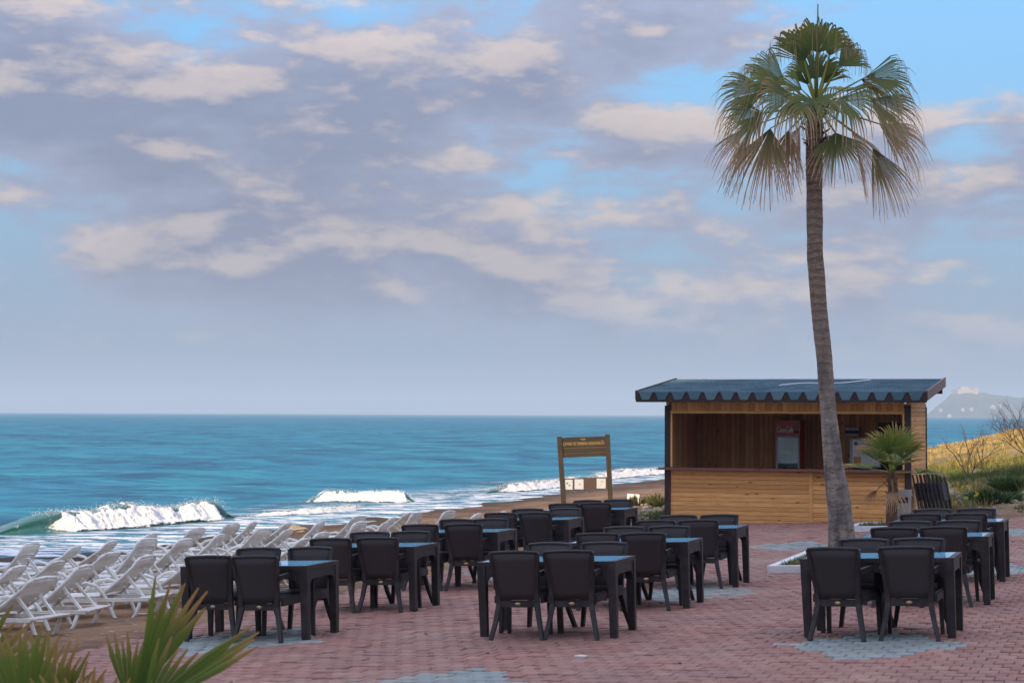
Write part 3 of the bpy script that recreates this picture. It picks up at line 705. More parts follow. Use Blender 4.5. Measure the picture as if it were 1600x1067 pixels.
# steel bin by the kiosk post
P0 = W((1411 - 800) / F * 36.4, 36.4); t = thing('steel_bin', 'brushed steel litter bin standing against kiosk front beside small palm', 'bin', (P0.x, P0.y, plane(P0.x)), (0, 0, .1))
m = MB(); m.box((0, 0, .31), (.30, .28, .60)); m.build('body', m_steel, t); m = MB(); m.prism([(-.17, .61), (.17, .61), (.15, .72), (-.15, .72)], 'y', -.15, .15); hd = m.build('hood', m_steel, t); m = MB(); m.box((0, -.152, .53), (.18, .01, .11)); m.build('opening', m_ink, t)
# folded chairs leaning against the kiosk's right wall
def folded():
    t = thing('folded_chair', '', 'chair')
    for s in (-1, 1): m = MB(); m.tube([(0, s * .2, 0), (0, s * .2, .98)], .02, 6); m.build('leg', m_black, t); 
    for s in (-1, 1): m = MB(); m.tube([(.035, s * .17, .06), (.035, s * .17, .8)], .017, 6); m.build('leg', m_black, t)
    m = MB(); m.box((.015, 0, .62), (.03, .38, .36)); m.build('seat', m_rattan, t)
    for k in range(3): m = MB(); m.bar((0, -.2, .86 + k * .055), (0, .2, .86 + k * .055), .02, .022); m.build('back_slat', m_old, t)
    return t
fc = folded()
for i in range(7):
    o = fc if i == 0 else copy_tree(fc)
    u_ = KU1 + .12 + i * .085; v_ = 39.75 - .03 * i; o.location = (u_ + .12, v_, max(ground(u_ + .12, v_), plane(u_)) - .03); o.rotation_euler = (0, -.20, -.25)
    tag(o, 'black folding chair leaning in a row against the kiosk side wall', 'chair', 'folded chairs by the kiosk')

# ------------------------------------------------------------------ sign board
Ys = 58.; sb = W((912 - 800) / F * Ys, Ys); sz = HC - (778 - hor(912)) * Ys / F
sg = thing('information_sign', 'weathered timber sign frame with lettered boards, leaning, above the beach', 'sign', (sb.x, sb.y, sz - .05), (0, 0, TH - .05))
K = Ys / F     # metres per photo pixel here
def sp(px, py): return ((px - 912) * K, (778 - py) * K + .05)
for (a, b, c, d) in ((874.5, 682, 882, 790), (949.5, 678, 955, 790)):
    x0, z0 = sp(a, b); x1, z1 = sp(c, d); m = MB(); m.bar((x0, 0, z0), (x1, 0, z1), .15, .15, ref=(0, 1, 0)); m.build('post', m_old, sg)
def slat(y0, y1, name, m_, dy=-.0, th=.06, xl=877, xr=949):
    (a, b), (c, d) = sp(xl, y0), sp(xr, y0 - 3.0); (e, f_), (g, h) = sp(xl + .6, y1), sp(xr + .6, y1 - 3.)
    m = MB(); vs = [(a, dy, b), (c, dy, d), (g, dy, h), (e, dy, f_)]; vs += [(x, y + th, z) for x, y, z in vs]
    m.add(vs, [(0, 1, 2, 3), (7, 6, 5, 4), (0, 4, 5, 1), (1, 5, 6, 2), (2, 6, 7, 3), (3, 7, 4, 0)]); return m.build(name, m_, sg)
for y0, y1 in ((684, 688.5), (689.2, 699), (701.5, 707.5), (709.5, 715)): slat(y0, y1, 'board', m_old)
slat(684.5, 714.5, 'backing_board', m_maroon, .03, .03)
low = slat(747.5, 766, 'notice_panel', m_maroon, xl=880.5, xr=950.5)
for xc, mk in ((888.5, ((-1.5, 2, m_ink), (2, -1, m_ink))), (905.5, ((1, 0, m_redink),)), (940, ((1, 3, m_redink), (-.5, -2, m_orange)))):
    zc = 757 - (xc - 880) * .04
    x0, z0 = sp(xc, zc); m = MB(); m.box((x0, -.012, z0), (14 * K, .012, 15.5 * K)); nt = m.build('notice', m_notice, low)
    for dx, dz, mm in mk: m = MB(); m.box((x0 + dx * K, -.021, z0 + dz * K), (2.2 * K, .004, 2.2 * K)); m.build('mark', mm, low)
tc = bpy.data.curves.new('lettering', 'FONT'); tc.body = 'ÇEVRE VE ORMAN BAKANLIĞI'; tc.size = 1; tc.extrude = .002; tc.align_x = 'CENTER'; tc.align_y = 'CENTER'; tc.offset = .006
to = bpy.data.objects.new('lettering', tc); link(to); bpy.context.view_layer.update(); wx = to.dimensions.x
me = bpy.data.meshes.new_from_object(to); bpy.data.objects.remove(to); me.materials.clear(); me.materials.append(m_yel)
to = link(bpy.data.objects.new('lettering', me), sg); x0, z0 = sp(912.5, 692.8); k = 64 * K / wx; to.scale = (k, k * 1.4, 1); to.location = (x0, -.006, z0); to.rotation_euler = (math.pi / 2, -.042, 0)
m = MB()
for q in ((-4, 2.5), (-1.8, 3), (1.8, 3), (4, 2.5)): a = sp(911.5 + q[0], 687.5 - q[1] * .9); b = sp(911.5 + q[0] * .35, 687.3); m.tube([(a[0], -.006, a[1]), (b[0], -.006, b[1])], .012, 5)
m.build('emblem', m_yel, sg)

# ------------------------------------------------------------------ palms
def fan_leaf(rnd, Lp, R, nseg=34, spread=115, droop=.5, dead=0., curve=.2, split=.5, fold=.5, tip=.5, width=1., bdir=None, young=False, drop=0.):
    """leaf in local frame: starts at origin along +x, up +z; returns verts, faces, colours (gravity handled by caller's frame through gdir)"""
    def make(f, up):
        f = f.normalized(); s = f.cross(up)
        s = s.normalized() if s.length > .05 else Vector((1, 0, 0)).cross(f).normalized()
        n = s.cross(f); G_ = Vector((0, 0, -1)); V, Fs, C_ = [], [], []
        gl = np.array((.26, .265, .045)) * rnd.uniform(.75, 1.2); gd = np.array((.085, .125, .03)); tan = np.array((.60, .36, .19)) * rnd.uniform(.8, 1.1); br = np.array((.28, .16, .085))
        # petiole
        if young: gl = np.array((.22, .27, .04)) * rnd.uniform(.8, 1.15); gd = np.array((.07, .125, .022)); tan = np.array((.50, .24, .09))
        pts = []; k = 6
        for i in range(k + 1):
            q = i / k; pts.append(f * (Lp * q) + G_ * (curve * Lp * q * q))
        end = pts[-1]; fd = (pts[-1] - pts[-2]).normalized() if bdir is None else Vector(bdir).normalized(); s2 = s if bdir is None else (s - fd * s.dot(fd)).normalized(); n2 = s2.cross(fd).normalized()
        for i, p in enumerate(pts):
            wq = .028 * (1 - .55 * i / k)
            for a, b in ((-1, 0), (0, -.6), (1, 0), (0, .5)): V.append(p + s2 * a * wq + n2 * b * wq); C_.append(tuple(gl * 1.3 * (1 - dead) + br * dead))
        for i in range(k):
            for j in range(4): Fs.append((i * 4 + j, i * 4 + (j + 1) % 4, i * 4 + 4 + (j + 1) % 4, i * 4 + 4 + j))
        # blade
        nr = 7; da = 2 * math.radians(spread) / nseg
        for g in range(nseg):
            if drop and rnd.random() < drop: continue
            a = -math.radians(spread) + (g + .5) * da; ln = R * (.74 + .26 * math.cos(a * .62)) * rnd.uniform(.86, 1.06)
            d = fd * math.cos(a) + s2 * math.sin(a); d = (d + n2 * (.30 * fold * (abs(math.sin(a))) - .0)).normalized(); sd = (s2 * math.cos(a) - fd * math.sin(a)).normalized()
            dr = droop * rnd.uniform(.75, 1.25); b0 = len(V); tw = rnd.uniform(-.25, .25); tp = tip * rnd.uniform(.6, 1.4); cs = rnd.uniform(.85, 1.12)
            for i in range(nr):
                q = (i / (nr - 1)); r = ln * q
                p = end + d * r
                x = max(0, q - split * .9)
                if x > 0:
                    x *= ln; p = end + d * (ln * split * .9 + x * max(.3, 1 - dr * .9 * x / ln)) + G_ * (dr * 1.25 * x * x / ln * (1 + .5 * x / ln)) + sd * tw * x * .4
                ww = math.tan(da / 2) * min(r, ln * split) * 1.02 * width
                if q > split: ww *= max(.06, 1 - (q - split) / (1 - split)) ** .8
                ww = max(ww, .0035)
                lift = n2 * (ww * .55)
                V += [p - sd * ww, p + lift, p + sd * ww]
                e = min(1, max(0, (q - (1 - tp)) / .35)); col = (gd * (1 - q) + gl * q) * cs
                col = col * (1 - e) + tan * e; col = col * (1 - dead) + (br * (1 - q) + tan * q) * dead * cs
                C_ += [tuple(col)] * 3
            for i in range(nr - 1):
                q = b0 + i * 3; Fs += [(q, q + 1, q + 4, q + 3), (q + 1, q + 2, q + 5, q + 4)]
        return V, Fs, C_
    return make
def add_frond(parent, origin, f, up, rnd, name='frond', **kw):
    V_, Fs, C_ = fan_leaf(rnd, **kw)(Vector(f), Vector(up)); 
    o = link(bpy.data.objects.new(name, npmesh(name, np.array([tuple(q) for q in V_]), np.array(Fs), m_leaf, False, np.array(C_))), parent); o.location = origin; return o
def trunk_mesh(path, rad, n=20, seg=90, rough=.02, ringamp=.0):
    P_ = [Vector(p) for p in path]; zs = [p.z for p in P_]; m = MB(); pts = []; rs = []
    V_ = []
    for i in range(seg + 1):
        z = zs[0] + (zs[-1] - zs[0]) * i / seg; x = float(np.interp(z, zs, [p.x for p in P_])); y = float(np.interp(z, zs, [p.y for p in P_])); r = float(np.interp(z, zs, rad))
        for j in range(n):
            a = 2 * math.pi * j / n; rr = r * (1 + rough * mnoise.fractal((math.cos(a) * 1.3, math.sin(a) * 1.3, z * 2.2), 1, 2, 4) * 2 + ringamp * ((z * 9.5 + .15 * math.sin(a * 2)) % 1 - .5))
            V_.append((x + math.cos(a) * rr, y + math.sin(a) * rr, z))
    m.add(V_, [(i * n + j, i * n + (j + 1) % n, (i + 1) * n + (j + 1) % n, (i + 1) * n + j) for i in range(seg) for j in range(n)] + [tuple((seg) * n + j for j in range(n))]); return m
# tall fan palm
YP = 26.6; b = W((1318 - 800) / F * YP, YP); pz = plane(b.x) + .02
palm = thing('tall_palm_tree', 'tall fan palm with curved bare trunk in a white kerbed bed', 'palm tree', (b.x, b.y, pz))
def pl(px, py, dY=0):
    q = at(px, py, YP + dY); return Vector((q.x - b.x, q.y - b.y, q.z - pz))
path = [pl(1319, 888), pl(1315, 834), pl(1309, 769), pl(1302, 726), pl(1294, 640), pl(1289, 565), pl(1280, 480), pl(1274, 400), pl(1273, 300), pl(1274, 215), pl(1276, 158)]
path[0].z = -.05
rad = [.22, .185, .16, .137, .112, .114, .116, .115, .112, .125, .09]
trunk_mesh(path, rad, 22, 150, .035, .035).build('trunk', m_trunk, palm, True)
crown = path[-1] + Vector((0, 0, -.02)); rnd = random.Random(11)
camright = Vector((CT, ST, 0)); camfwd = Vector((-ST, CT, 0))
leaves = []
def pf_(zx, zy, dY):
    return pl(1080 + zx / 2.965, zy / 2.965, dY)
explicit = [  # fan base, fan direction (crop pixels), depth, size, half spread, droop, dead, tan tips, faces
    (590, 235, 600, 20, .0, .84, 58, .95, 0, .45, 1), (530, 275, 440, 60, .1, .92, 46, .95, 0, .45, 1), (640, 250, 700, 80, .25, .7, 40, .95, .1, .5, 1),
    (680, 300, 800, 200, -.1, .72, 48, 1.1, 0, .5, 1), (450, 385, 170, 235, -.15, 1.02, 52, .8, 0, .45, 1), (430, 370, 200, 300, .35, .95, 55, .8, .1, .5, 0),
    (370, 410, 80, 470, .2, 1.05, 50, .75, .1, .55, 1), (350, 520, 110, 610, -.1, .85, 62, .8, 0, .6, 1), (560, 455, 555, 640, -.55, .62, 80, .55, 0, .35, 1),
    (480, 440, 330, 560, -.45, .85, 62, .85, .05, .6, 1), (690, 445, 800, 570, -.5, .80, 62, .75, 0, .5, 1), (800, 350, 980, 370, -.1, .95, 52, .85, 0, .45, 1),
    (780, 360, 960, 470, .4, .95, 58, .8, .1, .55, 0), (820, 450, 1010, 590, -.2, 1.0, 52, .75, .25, .6, 1), (860, 570, 1060, 740, .1, .98, 46, .6, .5, .7, 1),
    (380, 590, 330, 860, -.2, 1.1, 42, .35, .35, .65, 1), (300, 580, 190, 780, .3, .95, 46, .45, .6, .7, 1), (830, 680, 910, 900, .05, 1.0, 40, .3, .35, .6, 1),
    (665, 610, 700, 800, -.35, .78, 58, .35, .05, .5, 1), (620, 600, 610, 800, .45, .8, 50, .4, .8, .8, 1), (740, 600, 800, 830, .35, .95, 46, .4, .8, .75, 1),
    (510, 580, 490, 740, .4, .7, 50, .4, .9, .8, 1), (460, 600, 440, 820, -.05, .8, 40, .35, .9, .8, 1), (700, 420, 830, 400, .6, .9, 60, .8, .1, .5, 0), (460, 420, 330, 420, .6, .9, 60, .8, .1, .5, 0)]
explicit += [(575, 360, 560, 150, .25, .75, 55, .6, 0, .35, 1), (545, 385, 480, 230, .3, .6, 40, .7, 0, .4, 1), (615, 380, 690, 220, .3, .6, 40, .7, 0, .4, 1), (520, 410, 400, 330, -.2, .6, 36, .8, 0, .4, 1)]
for n_, (hx, hy, tx, ty, dY, R, spd, dr, dead, tp, facing) in enumerate(explicit):
    if n_ < 14 and n_ != 8: tp *= .8
    hx, tx = 575 + (hx - 575) * 1.06, 575 + (tx - 575) * 1.06
    q = pf_(hx, hy, dY); f = q - crown; bd = pf_(tx, ty, dY * 1.6) - q
    up = tuple(-camfwd * .85 + Vector((0, 0, .5)) + camright * rnd.uniform(-.25, .25)) if facing else (0, 0, 1)
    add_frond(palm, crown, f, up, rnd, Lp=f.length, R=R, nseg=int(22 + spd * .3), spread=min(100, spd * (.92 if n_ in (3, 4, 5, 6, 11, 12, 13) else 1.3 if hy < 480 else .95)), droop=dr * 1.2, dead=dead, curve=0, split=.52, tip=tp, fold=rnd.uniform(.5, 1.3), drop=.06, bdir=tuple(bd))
m = MB(); m.tube([crown, crown + Vector((.02, 0, .8)), crown + Vector((.03, 0, 1.42))], [.026, .016, .009], 6); o = m.build('spear_leaf', m_grass, palm, True)
ca_ = o.data.color_attributes.new('Col', 'FLOAT_COLOR', 'POINT'); ca_.data.foreach_set('color', [.16, .15, .05, 1] * len(o.data.vertices))
for i in range(22):
    a = i * 2.4; z = -.12 - .028 * i; c_ = crown + Vector((0, 0, z)); d = Vector((math.cos(a), math.sin(a), .55)).normalized()
    m = MB(); m.bar(c_ + d * .10, c_ + d * (.22 + .06 * rnd.random()), .07, .018, .035, .012, ref=(0, 0, 1)); m.build('leaf_boot', m_boot, palm)
# kerbed beds
def bed(cu, cv, su, sv, label, grass_n=260):
    t = thing('planter_bed', label, 'planter', on_patio(cu, cv), TROT, 'white kerbed planting beds'); kh = .10; th = .11
    for c, d in (((0, -sv / 2, kh / 2), (su, th, kh)), ((0, sv / 2, kh / 2), (su, th, kh)), ((-su / 2 + th / 2, 0, kh / 2), (th, sv - th, kh)), ((su / 2 - th / 2, 0, kh / 2), (th, sv - th, kh))):
        m = MB(); m.box(c, d); m.build('kerb', m_kerb, t)
    m = MB(); m.box((0, 0, .035), (su - .2, sv - .1, .07)); m.build('soil', m_soil, t)
    V_, F_, C_ = [], [], []
    for i in range(grass_n):
        x, y = random.uniform(-su / 2 + .13, su / 2 - .13), random.uniform(-sv / 2 + .1, sv / 2 - .1); h = random.uniform(.03, .10) * (2.2 if random.random() < .06 else 1); a = random.uniform(0, 6.28); q = len(V_)
        V_ += [(x - .012 * math.cos(a), y - .012 * math.sin(a), .065), (x + .012 * math.cos(a), y + .012 * math.sin(a), .065), (x + random.uniform(-.04, .04), y + random.uniform(-.04, .04), .065 + h)]; F_.append((q, q + 1, q + 2)); c = random.choice(((.13, .16, .03), (.2, .19, .05), (.09, .12, .03))); C_ += [c] * 3
    o = link(bpy.data.objects.new('grass', npmesh('grass', V_, F_, m_grass, False, np.array(C_))), t); tag(o, kind='stuff')
bed(b.x + .03, b.y + .62, 1.85, 3.1, 'white painted kerb bed with thin grass around the tall palm', 900)
# small fan palm
def small_palm(name, label, base, zb, th, rt, n, Lp, R, seed, bedlab, bs, els=(20, 85), tip=.22, dr=.12, dead_n=3):
    rnd = random.Random(seed); t = thing(name, label, 'palm tree', (base.x, base.y, zb))
    trunk_mesh([(0, 0, -.02), (.02, 0, th * .5), (0, 0, th)], [rt * 1.15, rt, rt * .8], 16, 40, .1, .12).build('trunk', m_boot, t, True)
    c = Vector((0, 0, th - .03))
    for i in range(26):
        a = i * 2.4; z = th * (.25 + .72 * i / 26); d = Vector((math.cos(a), math.sin(a), .9)).normalized(); p = Vector((0, 0, z)) + Vector((d.x, d.y, 0)) * rt * .7
        m = MB(); m.bar(p, p + d * rt * 1.1, rt * .6, .02, rt * .22, .012, ref=(0, 0, 1)); m.build('leaf_boot', m_boot, t)
    for i in range(n):
        e = math.radians(els[0] + (els[1] - els[0]) * (i + .5) / n); a = i * 2.399 + rnd.uniform(-.3, .3)
        f = (camright * math.cos(a) + camfwd * math.sin(a)) * math.cos(e) + Vector((0, 0, math.sin(e)))
        add_frond(t, c, f, (0, 0, 1) if e < 1.2 else tuple(-camfwd), rnd, Lp=Lp * rnd.uniform(.85, 1.15), R=R * rnd.uniform(.9, 1.1), nseg=26, spread=rnd.uniform(62, 85), droop=dr, curve=.1, split=.55, tip=tip, fold=.8, young=True, drop=.04)
    for i in range(dead_n):
        a = rnd.uniform(0, 6.28); f = camright * math.cos(a) + camfwd * math.sin(a) + Vector((0, 0, -.55)); add_frond(t, c - Vector((0, 0, .08)), f, (0, 0, 1), rnd, Lp=Lp * .8, R=R * .7, nseg=20, spread=60, droop=.6, dead=.85, split=.4, tip=.8, fold=.5)
    return t
Y2 = 35.7; b2 = W((1393 - 800) / F * Y2, Y2)
small_palm('small_palm_tree', 'young fan palm with shaggy short trunk in front of kiosk', b2, plane(b2.x) + .05, 1.04, .10, 9, .46, .66, 5, '', None, (2, 82), .35, .3, dead_n=2)
bed(b2.x, b2.y + .25, 1.5, 1.4, 'white painted kerb bed around the young palm by the kiosk', 350)
# young palm in the foreground
Y3 = 7.6; b3 = W((150 - 800) / F * Y3, Y3)
fp = thing('young_palm_plant', 'young fan palm with brown-tipped leaves growing at the paving edge in front', 'palm tree', (b3.x, b3.y, plane(b3.x) + .08))
rnd = random.Random(3); trunk_mesh([(0, 0, -.05), (0, 0, .15), (0, 0, .32)], [.12, .11, .07], 14, 16, .1, .1).build('trunk', m_boot, fp, True)
org = Vector((0, 0, .26))
def lf(px, py, dY, px2, py2, R, spread, dY2=0., **kw):
    """petiole ends (fan base) at px,py and the fan points to px2,py2"""
    o_ = Vector(fp.location); q = at(px, py, Y3 + dY) - o_; e_ = at(px2, py2, Y3 + dY + dY2) - o_; f = q - org
    kw.setdefault('tip', .32); kw.setdefault('fold', .9); kw.setdefault('split', .66); kw.setdefault('droop', .1); kw.setdefault('nseg', 26)
    add_frond(fp, org, f, kw.pop('up', tuple(-camfwd * .9 + Vector((0, 0, .45)))), rnd, Lp=f.length, R=R, spread=spread, curve=.0, bdir=tuple(e_ - q), young=True, **kw)
lf(215, 1090, .1, 298, 915, .53, 15, nseg=9, width=1.5, droop=.03)
lf(208, 1095, .2, 215, 975, .30, 26, nseg=8)
lf(45, 1125, -.2, -5, 985, .40, 48, nseg=16)
lf(75, 1135, .1, 70, 1000, .38, 42, nseg=15)
lf(110, 1150, .1, 140, 1040, .33, 42, nseg=13)
lf(228, 1105, -.2, 402, 990, .56, 8, nseg=5, width=1.6, droop=.03)
lf(225, 1115, -.1, 320, 1010, .34, 30, nseg=9)
lf(-60, 1100, .2, -120, 980, .5, 80)
lf(150, 1200, -.7, 190, 1110, .42, 90, up=(0, 0, 1))
bed(b3.x, b3.y, 1.6, 1.3, 'white painted kerb bed of the young palm at the paving front', 200)

# ------------------------------------------------------------------ dune plants, stones
def scatter(name, n, region, hfun, cols, seed, width=.012, clump=0, lean=.35):
    R_ = np.random.default_rng(seed); V_, F_, C_ = [], [], []; tries = 0
    while len(F_) < n and tries < n * 12:
        tries += 1; u, v = region(R_)
        if u is None: continue
        z = ground(u, v)
        for q in range(max(1, clump)):
            uu, vv = u + R_.normal(0, .06), v + R_.normal(0, .06); h = hfun(R_, v); a = R_.uniform(0, 6.28); k = len(V_); wd = width * (1 + (v - 40) / 45); lx, ly = R_.normal(0, lean * h), R_.normal(0, lean * h); c = cols(R_, u, v)
            V_ += [(uu - wd * math.cos(a), vv - wd * math.sin(a), z - .02), (uu + wd * math.cos(a), vv + wd * math.sin(a), z - .02), (uu + lx, vv + ly, z + h)]; F_.append((k, k + 1, k + 2)); C_ += [c] * 3
    o = link(bpy.data.objects.new(name, npmesh(name, V_, F_, m_grass, False, np.array(C_)))); tag(o, kind='stuff'); return o
def reg_dune(R_):
    Y = R_.uniform(42, 100) if R_.random() < .45 else R_.uniform(41.5, 62); X = R_.uniform(.02, .32) * Y; p = W(X, Y)
    if p.y < 41.3 or (p.y < 43.6 and p.x > -4 and fbm(p.x, p.y, .8) < .25) or p.x < -14.5 or (-10 < p.x < -4.3 and p.y < 42.5): return None, None
    if fbm(p.x, p.y, .45) + .5 * fbm(p.x, p.y, 1.8) < (-.12 if p.x > -9 else .35): return None, None
    return p.x, p.y
def gcol(R_, u, v):
    f = fbm(u + 9, v, .3) + R_.normal(0, .25) + (v - 50) * .03
    c = np.array((.085, .12, .03)) if f < .0 else (np.array((.17, .17, .05)) if f < .5 else np.array((.40, .29, .11)))
    return tuple(c * R_.uniform(.7, 1.2))
scatter('dune_grass', 60000, reg_dune, lambda R_, v: R_.uniform(.07, .24) * (1 if v < 60 else .6), gcol, 2, .011, 5)
def tuft(px, py, Y, r, h, n, label, dark=1., name='grass_tuft', group=None):
    p = W((px - 800) / F * Y, Y); z = ground(p.x, p.y); R_ = np.random.default_rng(int(px)); V_, F_, C_ = [], [], []
    for i in range(n):
        a = R_.uniform(0, 6.28); d = r * math.sqrt(R_.random()); x, y = d * math.cos(a), d * math.sin(a); hh_ = h * (1 - .5 * (d / r) ** 2) * R_.uniform(.6, 1.1); k = len(V_); b_ = R_.uniform(0, 6.28); wd = .016
        lx, ly = x * .7 + R_.normal(0, .1 * h), y * .7 + R_.normal(0, .1 * h); c = np.array((.055, .105, .025)) * R_.uniform(.6, 1.5) * np.array(dark)
        V_ += [(x - wd * math.cos(b_), y - wd * math.sin(b_), -.03), (x + wd * math.cos(b_), y + wd * math.sin(b_), -.03), (x + lx * .4 + wd * .6, y + ly * .4, hh_ * .6), (x + lx, y + ly, hh_)]; F_.append((k, k + 1, k + 2, k + 3)); C_ += [tuple(c)] * 4
    o = link(bpy.data.objects.new(name, npmesh(name, V_, F_, m_grass, False, np.array(C_)))); o.location = (p.x, p.y, z); tag(o, label, 'plant', group); return o
tuft(1553, 790, 43.6, .42, .38, 480, 'dense dark green grass clump on the dirt bank right of kiosk')
tuft(1592, 765, 46.5, .5, .42, 420, 'broad green grass clump higher on the dirt bank')
tuft(1460, 800, 40.6, .16, .2, 90, 'little green weed under the folded chairs')
tuft(1034, 780, 52, .3, .42, 120, 'dark scrubby bush beside the kiosk corner', (.9, .55, .8), 'scrub_bush')
tuft(998, 783, 53, .26, .33, 100, 'small dark scrub between sign and kiosk', (.9, .5, .8), 'scrub_bush')
tuft(965, 783, 54, .45, .22, 160, 'low grey-green scrub at the foot of the sign', (1.1, .8, 1.6), 'scrub_bush')
def branches(rnd, p, d, L, r, depth, m, spread=.6, grav=0.):
    q = p + d * L; mid_ = (p + q) / 2 + Vector((rnd.uniform(-1, 1), rnd.uniform(-1, 1), rnd.uniform(-1, 1))) * L * .09
    m.tube([p, mid_, q], [r, r * .85, r * .7], 5)
    if depth == 0: return
    for i in range(rnd.choice((2, 2, 3))):
        nd = (d + Vector((rnd.uniform(-1, 1), rnd.uniform(-1, 1), rnd.uniform(-.7, .9))) * spread + Vector((0, 0, grav))).normalized(); branches(rnd, q if i else mid_, nd, L * rnd.uniform(.6, .85), r * .62, depth - 1, m, spread, grav)
def shrub(name, label, px, py, Y, dirs, L, r, depth, seed, spread=.6, grav=0.):
    p = W((px - 800) / F * Y, Y); t = MB(); rnd = random.Random(seed)
    for d in dirs: branches(rnd, Vector((0, 0, -.05)), (camright * d[0] + camfwd * d[1] + Vector((0, 0, d[2]))).normalized(), L, r, depth, t, spread, grav)
    o = t.build(name, m_bark, None, True); o.location = (p.x, p.y, ground(p.x, p.y)); tag(o, label, 'shrub')
shrub('dead_shrub', 'bare forked dead branches sticking up from dune grass beside kiosk', 1513, 740, 54, [(.55, 0, .75), (.1, .1, 1), (-.5, 0, .8)], .62, .026, 3, 4)
shrub('dead_shrub', 'thin upright dead stem beside the forked dead branches', 1535, 738, 55, [(0, 0, 1)], .55, .018, 3, 8, .35)
shrub('bare_bush', 'tangled leafless bush on the dune by the dirt bank', 1612, 740, 56, [(-.3, 0, 1), (.2, .2, 1), (-.1, -.2, 1), (.5, 0, .8), (-.5, .1, .7)], .72, .024, 5, 6, .75, .05)
shrub('bare_bush', 'low leafless twiggy bush against the dune skyline', 1580, 700, 74, [(-.5, 0, .6), (.5, 0, .6), (0, .3, .6)], .45, .02, 4, 9, .9)
# yellow flowering weed
p = W((1512 - 800) / F * 42.6, 42.6); fw_ = thing('flowering_weed', 'yellow flowering weed on bank beside the folded chairs', 'plant', (p.x, p.y, ground(p.x, p.y)))
rnd = random.Random(5)
for i in range(11):
    q = Vector((rnd.uniform(-.32, .2), rnd.uniform(-.1, .1), rnd.uniform(.15, .62))); m = MB(); m.tube([(q.x * .3, q.y, 0), (q.x * .6, q.y, q.z * .5), q], .006, 4); s_ = m.build('stem', m_leafg if 'm_leafg' in globals() else m_green, fw_)
    m = MB()
    for k in range(5): o_ = q + Vector((rnd.uniform(-.03, .03), rnd.uniform(-.03, .03), rnd.uniform(-.06, .03))); m.box(o_, (.035, .03, .03))
    m.build('blossom', m_flower, s_)
def rock(u, v, r, label, group, seed, sq=.6):
    m = MB(); rnd = random.Random(seed); n = 12; k = 8; V_ = []
    for i in range(k + 1):
        ph = math.pi * i / k
        for j in range(n):
            a = 2 * math.pi * j / n; d = Vector((math.sin(ph) * math.cos(a), math.sin(ph) * math.sin(a), math.cos(ph))); q = 1 + .5 * mnoise.noise(d * 1.7 + Vector((seed * 3.1, 0, 0))) + .2 * mnoise.noise(d * 4 + Vector((0, seed * 2.3, 0))); V_.append((d.x * r * q, d.y * r * q * .8, d.z * r * q * sq))
    m.add(V_, [(i * n + j, (i + 1) * n + j, (i + 1) * n + (j + 1) % n, i * n + (j + 1) % n) for i in range(k) for j in range(n)])
    o = m.build('rock', m_rock); o.location = (u, v, ground(u, v) + r * sq * .3); o.rotation_euler = (0, 0, rnd.uniform(0, 6)); tag(o, label, 'rock', group)
rnd = random.Random(21); s_ = 0
for i in range(34):
    px = rnd.uniform(1475, 1610); Y = rnd.uniform(40.6, 45.5); p = W((px - 800) / F * Y, Y); s_ += 1
    if p.y < 40.4: continue
    rock(p.x, p.y, rnd.uniform(.05, .17), 'pale stone lying on the dirt bank right of kiosk', 'stones on the dirt bank', s_)
for i in range(46):
    px = rnd.uniform(940, 1040); Y = rnd.uniform(44.5, 53); p = W((px - 800) / F * Y, Y); s_ += 1; rock(p.x, p.y, rnd.uniform(.04, .11), 'rough stone on the gravel between lounger row tables and kiosk', 'stones left of the kiosk', s_)
for i in range(34):
    px = rnd.uniform(-30, 560); Y = rnd.uniform(33, 52); p = W((px - 800) / F * Y, Y); s_ += 1
    if not (-25.5 < p.x < -16.5): continue
    rock(p.x, p.y, rnd.uniform(.12, .34), 'flat brown beach rock between loungers and surf', 'rocks along the waterline', s_, .28)
for i in range(12):
    px = rnd.uniform(690, 860); Y = rnd.uniform(44, 52); p = W((px - 800) / F * Y, Y); s_ += 1; rock(p.x, p.y, rnd.uniform(.06, .17), 'brown beach rock on the sand beyond the tables', 'rocks on the upper beach', s_, .4)
m = MB(); m.box((0, 0, .17), (.34, .25, .36)); o = m.build('concrete_block', m_kerb); p = W((989 - 800) / F * 54, 54); o.location = (p.x, p.y, ground(p.x, p.y)); o.rotation_euler = (0, .06, .3); tag(o, 'small pale concrete block in the scrub beside the sign', 'block')
m = MB(); m.prism([(-.05, -.03), (.04, -.035), (.055, .02), (-.02, .035)], 'z', .0, .012); o = m.build('paper_scrap', m_paint); p = W((909 - 800) / F * 16.9, 16.9); o.location = (p.x, p.y, plane(p.x) + .003); tag(o, 'crumpled white paper scrap on red paving before the middle row', 'litter')
m = MB(); m.tube([(0, 0, 0), (.1, .3, .02), (.35, .4, .03), (.5, .2, .05), (.56, .22, .2)], .009, 6); o = m.build('white_hose', m_grey, None, True); p = W((1474 - 800) / F * 41.5, 41.5); o.location = (p.x, p.y, ground(p.x, p.y) + .45); tag(o, 'bent white pipe behind the folded chairs', 'pipe')

